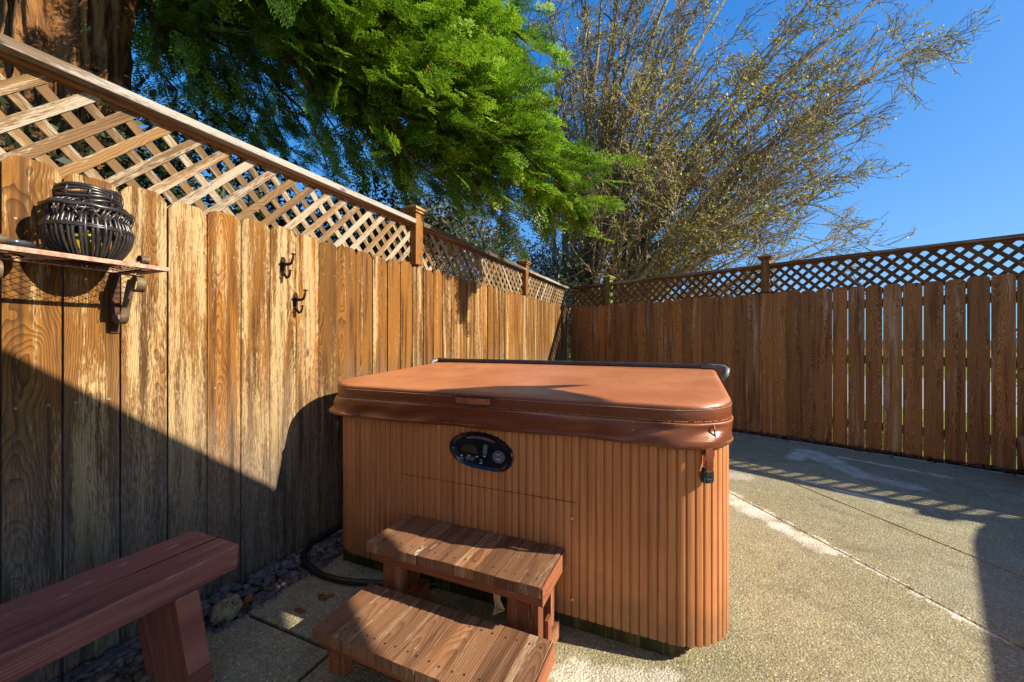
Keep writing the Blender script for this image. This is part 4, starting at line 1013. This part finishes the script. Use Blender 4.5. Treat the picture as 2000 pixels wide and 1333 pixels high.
# ------------------------------------------------------------------ vegetation
def nrm(v): return v / (np.linalg.norm(v, axis=-1, keepdims=True) + 1e-9)
def tubes_batch(P, r, sides=3):
    """P (N,K,3), r (N,K) -> V, Q"""
    N, K, _ = P.shape
    T = np.empty_like(P); T[:, 1:-1] = P[:, 2:] - P[:, :-2]; T[:, 0] = P[:, 1] - P[:, 0]; T[:, -1] = P[:, -1] - P[:, -2]; T = nrm(T)
    ref = np.array([.31, .17, .93]); X = nrm(np.cross(T, ref + RNG.normal(0, .2, (N, 1, 3)))); Y = np.cross(T, X)
    a = np.arange(sides) * 2 * PI / sides
    V = P[:, :, None] + r[:, :, None, None] * (np.cos(a)[None, None, :, None] * X[:, :, None] + np.sin(a)[None, None, :, None] * Y[:, :, None])
    idx = np.arange(N * K * sides).reshape(N, K, sides)
    A = idx[:, :-1]; B = idx[:, 1:]
    Q = np.stack([A, np.roll(A, -1, 2), np.roll(B, -1, 2), B], -1).reshape(-1, 4)
    return V.reshape(-1, 3), Q
def sample(P, t):                          # P (N,K,3); t (N,m) -> pos, tangent (N,m,3)
    N, K, _ = P.shape; x = np.clip(t, 0, .9999) * (K - 1); i = x.astype(int); f = (x - i)[..., None]
    n = np.arange(N)[:, None]; a = P[n, i]; b = P[n, i + 1]
    return a * (1 - f) + b * f, nrm(b - a)
def children_of(P, R0, m, tlo, thi, ang, length, bias, K=5, wob=.08, taper=.25, rscale=.55, rmin=.002):
    """m side branches on each parent polyline; bias = direction they bend to."""
    N = len(P); t = RNG.uniform(tlo, thi, (N, m)); p, tg = sample(P, t)
    rp = R0[:, :1] * (1 - t) + R0[:, -1:] * t
    rv = nrm(RNG.normal(0, 1, (N, m, 3))); perp = nrm(rv - tg * (rv * tg).sum(-1, keepdims=True))
    an = RNG.normal(ang, .18, (N, m, 1)); d = nrm(tg * np.cos(an) + perp * np.sin(an))
    L = length * RNG.uniform(.55, 1.25, (N, m, 1)) * (1.15 - .5 * t[..., None])
    pts = [p]; q = p
    for k in range(1, K):
        d = nrm(d + bias * (1.0 / K) + RNG.normal(0, wob, d.shape)); q = q + d * L / (K - 1); pts.append(q)
    C = np.stack(pts, 2).reshape(N * m, K, 3)
    r0 = np.maximum(rp * rscale, rmin).reshape(-1); rr = r0[:, None] * np.linspace(1, taper, K)[None]; rr = np.maximum(rr, rmin * .7)
    return C, rr
def merge(parts):
    V, Q, o = [], [], 0
    for v, q in parts: V.append(v); Q.append(q + o); o += len(v)
    return np.concatenate(V), np.concatenate(Q)

# --- redwood: thick trunk beyond the sunlit fence, limbs sweeping over towards the corner
TB = np.array([-2.93, 2.62])
red = thing('redwood_tree', 'redwood with thick shaggy brown trunk and green needle sprays over the sunlit fence', 'tree', (TB[0], TB[1], -.06))
tl = np.array([TB[0], TB[1], -.06])
mb = MB(); K = 170; ZS = np.concatenate([np.linspace(0, 1.6, 12), np.linspace(1.7, 4.4, 110), np.linspace(4.6, 13, 30)])
rings = []
for z in ZS:
    r0 = .40 * (1 - z * .035) + .12 * math.exp(-z * 1.6); row = []
    for j in range(K):
        a = 2 * PI * j / K; cx3, sx3 = math.cos(a), math.sin(a); tw = .35 * mnoise.noise(Vector((cx3 * 2, sx3 * 2, z * .8))); n1 = mnoise.noise(Vector((math.cos(a + tw) * 4.6, math.sin(a + tw) * 4.6, z * .55))); n2 = mnoise.noise(Vector((math.cos(a + tw) * 9.5, math.sin(a + tw) * 9.5, z * 1.7 + 4))); rd = -.085 * max(0, .42 - abs(n1)) / .42 - .030 * max(0, .35 - abs(n2)) / .35 + .02 * mnoise.noise(Vector((cx3 * 16, sx3 * 16, z * 5)))
        row.append(((r0 + rd) * math.cos(a), (r0 + rd) * math.sin(a), z))
    rings.append(row)
mb.rings(rings); mb.build('trunk', M['redbark'], red, smooth=True)

def spray_proto(seed):
    """A flat two-ranked branchlet: axis along +x, needles as narrow rhombs, in the xy plane."""
    r = np.random.default_rng(seed); quads = []
    def twig(p, d, L, nl):
        d = d / np.linalg.norm(d); side = np.array([-d[1], d[0], 0]); n = max(4, int(L / .0185)); sag = r.uniform(-.10, .02)
        for i in range(n):
            f = i / n; q = p + d * L * f + np.array([0, 0, sag * L * f * f])
            for sg in (-1, 1):
                l = nl * (1 - .45 * f) * r.uniform(.8, 1.15); a = nrm(d * .62 + side * sg * .8 + np.array([0, 0, r.normal(.12, .16)])); w = np.cross(a, [0, 0, 1]); w = w / np.linalg.norm(w) * .0066
                w = w + np.array([0, 0, r.normal(0, .0007)])
                quads.append([q, q + a * l * .45 + w, q + a * l, q + a * l * .45 - w])
    L = .25; twig(np.zeros(3), np.array([1., 0, 0]), L, .040)
    for k in range(7):
        f = .08 + .82 * k / 7; sg = 1 if k % 2 else -1; an = r.uniform(.55, .85) * sg
        twig(np.array([L * f, 0, 0]), np.array([math.cos(an), math.sin(an), r.normal(0, .06)]), .13 * (1.05 - f * .7) * r.uniform(.8, 1.2), .037)
    return np.array(quads)
PROTO = [spray_proto(i) for i in range(4)]

limbs = []
def limb(z0, u, v, Y, sag=.25):
    a = np.array([TB[0], TB[1], z0]); b = at(u, v, Y); mid_ = (a + b) / 2 + np.array([0, 0, sag + .1 * np.linalg.norm(b - a)])
    P = np.array([(1 - t) ** 2 * a + 2 * t * (1 - t) * mid_ + t * t * b for t in np.linspace(0, 1, 12)])
    P[1:-1] += RNG.normal(0, .04, P[1:-1].shape); limbs.append(P)
LIT = [(1085, 95, 4.1), (1050, 185, 3.9), (1085, 255, 4.1), (1010, 320, 3.7), (1085, 330, 3.9), (1205, 362, 3.6), (1180, 395, 3.5), (1090, 395, 3.6), (1010, 405, 3.7), (935, 385, 3.5), (880, 300, 3.4), (900, 200, 3.5), (960, 110, 3.8), (1000, 25, 4.1), (900, 20, 3.9), (1040, 60, 4.3),
       (820, 90, 3.5), (770, 210, 3.3), (850, 370, 3.9), (700, 290, 3.3), (800, 330, 3.5), (960, 260, 3.7), (1030, 400, 3.4), (1130, 375, 3.4), (980, 180, 3.6)]
LIT = [(u - (55 if u > 1000 else 25), v - 8, Y) for u, v, Y in LIT]
for u, v, Y in LIT:
    z1 = at(u, v, Y)[2]; limb(min(max(z1 + RNG.uniform(1.0, 2.6), 4.3), 9), u, v, Y, RNG.uniform(.0, .3))
SHADE = [(640, 150, 3.6), (560, 60, 3.4), (720, 30, 3.7), (600, 260, 3.8), (500, 190, 3.4), (420, 100, 3.2), (370, 30, 3.0), (480, 10, 3.3), (660, 80, 4.6), (540, 160, 4.8), (440, 60, 4.6), (340, 150, 3.1), (420, 220, 3.6), (560, 290, 4.6), (700, 210, 5.0), (780, 120, 5.2), (640, 330, 4.6), (740, 370, 5.0), (820, 250, 5.2), (880, 150, 5.4), (500, 280, 4.0), (310, 60, 3.4), (600, 20, 5), (860, 40, 5.4), (330, 250, 3.6), (450, 320, 4.2), (780, 390, 5.4), (900, 390, 5.6), (980, 60, 5.4), (1000, 220, 5.2), (930, 330, 5.0), (700, 130, 4.2), (400, 160, 4.2)]
for u, v, Y in SHADE: limb(max(at(u, v, Y)[2] + RNG.uniform(1.0, 2.6), 4.3), u, v, Y, RNG.uniform(.0, .3))
LIT2 = [(1060, 130, 3.7), (1070, 220, 3.8), (1000, 200, 3.5), (940, 250, 3.4), (1050, 300, 3.6), (860, 130, 3.3), (1110, 375, 3.3), (1150, 350, 3.6), (960, 350, 3.3), (900, 370, 3.4), (830, 260, 3.3), (1020, 90, 3.7), (960, 20, 3.6), (880, 60, 3.4), (780, 20, 3.3), (1080, 30, 4.2)]
LIT2 = [(u - (55 if u > 1000 else 25), v - 8, Y) for u, v, Y in LIT2]
for u, v, Y in LIT2: limb(max(at(u, v, Y)[2] + RNG.uniform(1.0, 2.4), 4.3), u, v, Y, RNG.uniform(.0, .3))
UPPER = [(520, -120, 2.2), (600, -200, 2.3), (440, -180, 2.1), (680, -120, 2.6), (560, -330, 2.4), (640, -420, 2.8), (480, -60, 2.4)]
for u, v, Y in UPPER: limb(at(u, v, Y)[2] + RNG.uniform(.8, 2.0), u, v, Y, RNG.uniform(.0, .3))
LP = np.stack(limbs); LR = np.linspace(.036, .007, 12)[None] * RNG.uniform(.6, 1.1, (len(LP), 1))
BP, BR = children_of(LP, LR, 22, .42, 1.0, .75, .60, np.array([.40, -.06, -.24]), 6, .09, .3, .45, .0028)
parts = [tubes_batch(LP - tl, LR, 6), tubes_batch(BP - tl, BR, 4)]
nB = len(BP); m = 5
t = np.tile(np.linspace(.12, 1.0, m), (nB, 1)) + RNG.uniform(-.05, .05, (nB, m)); sp_, st_ = sample(BP, np.clip(t, 0, 1))
# fewer sprays on the inner shaded limbs so that the sky shows through
lid_ = np.repeat(np.arange(len(LP)), 22); nL, nS = len(LIT), len(SHADE); keep = np.where(lid_ < nL, .88, np.where(lid_ < nL + nS, .55, np.where(lid_ < nL + nS + len(LIT2), 1.0, .5)))
mask = RNG.random((nB, m)) < keep[:, None]
# gaps where sky shows
sp_, st_ = sp_[mask], st_[mask]; Ns = len(sp_)
d = nrm(st_ + RNG.normal(0, .34, st_.shape) + np.array([.25, -.1, .02])); upv = nrm(np.array([0, 0, 1.0]) + RNG.normal(0, .35, d.shape)); yv = nrm(np.cross(upv, d)); zv = np.cross(d, yv)
Bm = np.stack([d, yv, zv], -1) * RNG.uniform(.75, 1.35, (Ns, 1, 1))
VV, RR = [], []; pick = RNG.integers(0, 4, Ns); tone = RNG.normal(.5, .21, Ns)
for k in range(4):
    I = np.where(pick == k)[0]; pr = PROTO[k].reshape(-1, 3)
    v = np.einsum('nij,mj->nmi', Bm[I], pr) + sp_[I][:, None]; VV.append(v.reshape(-1, 3)); nq = len(PROTO[k]); RR.append(np.clip(np.repeat(tone[I], nq) + RNG.normal(0, .12, len(I) * nq), 0, .965) + 0)
V = np.concatenate(VV) - tl; rr_ = np.concatenate(RR); hit = RNG.random(len(rr_)) < .012; rr_ = np.where(hit, .99, rr_)
V, Q = V, np.arange(len(V)).reshape(-1, 4)
np_mesh('crown', V, Q, M['needle'], red, rr_)
v_, q_ = merge(parts); np_mesh('limbs', v_, q_, M['redbark'], red)

# --- bare spring tree, many stems fanning from behind the corner
bt = np.array([1.45, 8.9, -.06])
bare = thing('deciduous_tree', 'bare many stemmed tree fanning fine budding twigs over the fence corner', 'tree', tuple(bt))
targets = [(985, 120, 9.5), (1060, -150, 10), (1100, 40, 8.6), (1140, -220, 9.4), (1190, -60, 8.2), (1240, -240, 10), (1290, -120, 8.8), (1340, 40, 8.0), (1400, -220, 9.6), (1450, -60, 8.6), (1520, -160, 9.2), (1560, 60, 8.2), (1640, -60, 9), (1720, 0, 8.8), (1640, 190, 8.4), (1560, 270, 8.0), (1640, 330, 8.6), (1600, 420, 8.6), (1480, 380, 7.8), (1420, 220, 7.8), (1330, 300, 7.6), (1230, 200, 8.0), (1120, 260, 8.4), (1050, 330, 8.8), (1480, 455, 8.0), (1380, 440, 7.4), (1850, 60, 9), (1800, -60, 9.2), (1760, 110, 8.8), (1700, 230, 8.6), (1690, 330, 8.6), (1680, 455, 8.8)]
targets += [(u + RNG.normal(0, 45), v + RNG.normal(0, 45), Y + RNG.normal(0, .7)) for u, v, Y in targets if u > 1080]
stems = []
for u, v, Y in targets:
    b = at(u, v, Y); a = bt + np.array([RNG.normal(0, .28), RNG.normal(0, .25), 0]); h = b - a
    c1 = a + np.array([h[0] * .16, h[1] * .2, max(h[2], 2.2) * .52])
    P = np.array([(1 - t) ** 2 * a + 2 * t * (1 - t) * c1 + t * t * b for t in np.linspace(0, 1, 14)]); P[2:-1] += RNG.normal(0, .05, P[2:-1].shape); stems.append(P)
SP = np.stack(stems); SR = np.linspace(.085, .014, 14)[None] * RNG.uniform(.6, 1.25, (len(SP), 1))
fan = np.array([.26, -.04, .12])
B1, R1 = children_of(SP, SR, 11, .32, .98, .58, 1.5, fan, 8, .17, .3, .5, .009)
B2, R2 = children_of(B1, R1, 7, .14, 1.0, .7, .72, fan * .9, 6, .20, .4, .6, .0078)
B3, R3 = children_of(B2, R2, 4, .14, 1.0, .75, .34, fan * .6, 4, .24, .5, .75, .0066)
# keep the twigs out of the view over the yard and off the fence boards
def okay(P): 
    e = P[:, -1]; return (e[:, 2] > 1.75) & ((e @ np.array([OX, OY, 0])) > 5.55) & (e[:, 2] < 11.5)
parts = [tubes_batch(SP - bt, SR, 6)]
np_mesh('stems', *merge(parts), M['twigbark'], bare, smooth=True)
k1, k2, k3 = okay(B1), okay(B2), okay(B3)
k2 &= (B2[:, -1, 2] > 3.2) | (RNG.random(len(B2)) < .6); k3 &= (B3[:, -1, 2] > 3.4) | (RNG.random(len(B3)) < .45)
parts = [tubes_batch(B1[k1] - bt, R1[k1], 4), tubes_batch(B2[k2] - bt, R2[k2], 3), tubes_batch(B3[k3] - bt, R3[k3], 3)]
np_mesh('twigs', *merge(parts), M['twigbark'], bare)
BB = np.concatenate([B3[k3][RNG.random(k3.sum()) < .8][:, [0, 1, 3]], B2[k2][RNG.random(k2.sum()) < .5][:, [0, 2, 5]]])
N = len(BB); m = 5; t = RNG.uniform(.1, 1, (N, m)); p, tg = sample(BB, t); p = p.reshape(-1, 3); tg = tg.reshape(-1, 3)
clump = np.array([mnoise.noise(Vector(x * 1.1)) for x in p]); kp = clump + RNG.normal(0, .25, len(p)) > -.02; p, tg = p[kp], tg[kp]
L = RNG.uniform(.030, .064, (len(p), 1)); ax = nrm(tg + RNG.normal(0, .6, tg.shape)); sd = nrm(np.cross(ax, RNG.normal(0, 1, ax.shape)))
V = np.stack([p, p + ax * L * .5 + sd * L * .36, p + ax * L * 1.1, p + ax * L * .5 - sd * L * .36], 1).reshape(-1, 3) - bt
np_mesh('buds', V, np.arange(len(V)).reshape(-1, 4), M['bud'], bare, RNG.random(len(p)))

# --- evergreen shrubs beyond the fences
def shrub(name, lab, base, rx, ry, h, nleaf, size, cat='shrub', grp=None, seed=1, mat='shrubleaf'):
    r = np.random.default_rng(seed); root = thing(name, lab, cat, (base[0], base[1], -.06), 0, grp)
    mb = MB()
    for k in range(7):
        a = r.uniform(0, 2 * PI); mb.tube([(0, 0, 0), (rx * .2 * math.cos(a), ry * .2 * math.sin(a), h * .4), (rx * .55 * math.cos(a), ry * .55 * math.sin(a), h * .85)], [.03, .02, .008], 5)
    mb.build('stem', M['twigbark'], root)
    nc = 60; cc_ = r.normal(0, 1, (nc, 3)); cc_ = cc_ / np.linalg.norm(cc_, axis=1, keepdims=True) * r.uniform(.45, 1, (nc, 1)) ** .6
    cc_ = cc_ * np.array([rx, ry, h * .48]) + np.array([0, 0, h * .52])
    p = cc_[r.integers(0, nc, nleaf)] + r.normal(0, 1, (nleaf, 3)) * np.array([rx, ry, h * .5]) * .15; p[:, 2] = np.maximum(p[:, 2], .1)
    wx, wy = p[:, 0] + base[0], p[:, 1] + base[1]; ok_ = ((wx * C_ - wy * S_ < -2.06) | (wx * OX + wy * OY > 5.66)); p = p[ok_]; nleaf = len(p)
    ax = nrm(r.normal(0, 1, (nleaf, 3)) + np.array([0, 0, .3])); sd = nrm(np.cross(ax, r.normal(0, 1, (nleaf, 3)))); L = size * r.uniform(.6, 1.3, (nleaf, 1))
    V = np.stack([p, p + ax * L * .5 + sd * L * .25, p + ax * L, p + ax * L * .5 - sd * L * .25], 1).reshape(-1, 3)
    np_mesh('foliage', V, np.arange(4 * nleaf).reshape(-1, 4), M[mat], root, r.random(nleaf)); return root
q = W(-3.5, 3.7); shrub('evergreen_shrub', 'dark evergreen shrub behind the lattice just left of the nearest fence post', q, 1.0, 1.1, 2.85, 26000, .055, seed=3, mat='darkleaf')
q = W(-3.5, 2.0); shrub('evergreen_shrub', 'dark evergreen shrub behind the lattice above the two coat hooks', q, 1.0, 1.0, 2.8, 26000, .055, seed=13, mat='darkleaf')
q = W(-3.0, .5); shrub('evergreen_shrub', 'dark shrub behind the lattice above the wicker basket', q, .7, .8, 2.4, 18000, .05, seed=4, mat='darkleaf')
q = W(-3.5, 5.3); shrub('evergreen_shrub', 'grey green thicket rising behind the sunlit fence near its far posts', q, 1.4, 1.6, 3.3, 60000, .065, seed=5, mat='thicketleaf')
q = W(-2.9, 8.2); shrub('evergreen_shrub', 'mid green bush behind the bare stems at the fence corner', q, 1.3, 1.3, 3.2, 40000, .06, seed=6, mat='thicketleaf')
q = WR(7.2, -1.25); shrub('evergreen_shrub', 'bright green bush showing through the lattice at the right edge', q, .5, .5, 1.95, 5000, .05, seed=7)

mb = MB(); a, b2 = at(1250, 395, 16), at(2300, 610, 15); pts = [tuple(a + (b2 - a) * t - np.array([0, 0, .5 * math.sin(PI * t) * .4])) for t in np.linspace(0, 1, 24)]
mb.tube(pts, .011, 5); tag(mb.build('power_line', M['cable']), 'thin black power line slanting down behind the shaded fence', 'cable')

# ------------------------------------------------------------------ light, sky, camera
phi, el = math.radians(8.0), math.radians(31.2)
hx = math.cos(phi) * C_ + math.sin(phi) * S_; hy = -math.cos(phi) * S_ + math.sin(phi) * C_
to_sun = Vector((hx * math.cos(el), hy * math.cos(el), math.sin(el)))
sd = bpy.data.lights.new('sun', 'SUN'); sd.energy = 3.2; sd.angle = math.radians(.45); sd.color = (1.0, .90, .72)
so = bpy.data.objects.new('sun', sd); COL.objects.link(so); so.rotation_euler = to_sun.to_track_quat('Z', 'Y').to_euler()
w = bpy.data.worlds.new('World'); scene.world = w; w.use_nodes = True
nt = w.node_tree; bg = nt.nodes['Background']; sky = nt.nodes.new('ShaderNodeTexSky'); sky.sky_type = 'NISHITA'; sky.sun_disc = False
sky.sun_elevation = el; sky.sun_rotation = math.atan2(to_sun.x, to_sun.y); sky.altitude = 0; sky.air_density = 1.0; sky.dust_density = .6; sky.ozone_density = 4.5
hs = nt.nodes.new('ShaderNodeHueSaturation'); hs.inputs['Saturation'].default_value = 1.32; hs.inputs['Value'].default_value = 1.05; hs.inputs['Hue'].default_value = .512; nt.links.new(sky.outputs[0], hs.inputs['Color']); 
den = nt.nodes.new('ShaderNodeVectorMath'); den.operation = 'MULTIPLY_ADD'; nt.links.new(hs.outputs[0], den.inputs[0]); den.inputs[1].default_value = (1.25, .50, .26); den.inputs[2].default_value = (1, 1, 1)
dv = nt.nodes.new('ShaderNodeVectorMath'); dv.operation = 'DIVIDE'; nt.links.new(hs.outputs[0], dv.inputs[0]); nt.links.new(den.outputs[0], dv.inputs[1]); nt.links.new(dv.outputs[0], bg.inputs[0]); bg.inputs[1].default_value = .15
cam = bpy.data.cameras.new('camera'); co = bpy.data.objects.new('camera', cam); COL.objects.link(co)
cam.sensor_width = 36.0; cam.lens = F_PX / 2000 * 36; co.location = (0, 0, EYE); co.rotation_euler = (PI / 2, 0, 0)
cam.shift_y = (Y0 - 666.5) / 2000 * -1 * -1; cam.clip_end = 3000; cam.clip_start = .02
scene.camera = co
vs = scene.view_settings; vs.view_transform = 'Standard'; vs.look = 'None'; vs.exposure = 1.55; vs.gamma = 1.0
scene.cycles.use_denoising = True; scene.cycles.denoiser = 'OPENIMAGEDENOISE'; scene.cycles.denoising_input_passes = 'RGB_ALBEDO_NORMAL'; scene.cycles.denoising_prefilter = 'NONE'
scene.cycles.max_bounces = 8; scene.cycles.transparent_max_bounces = 4
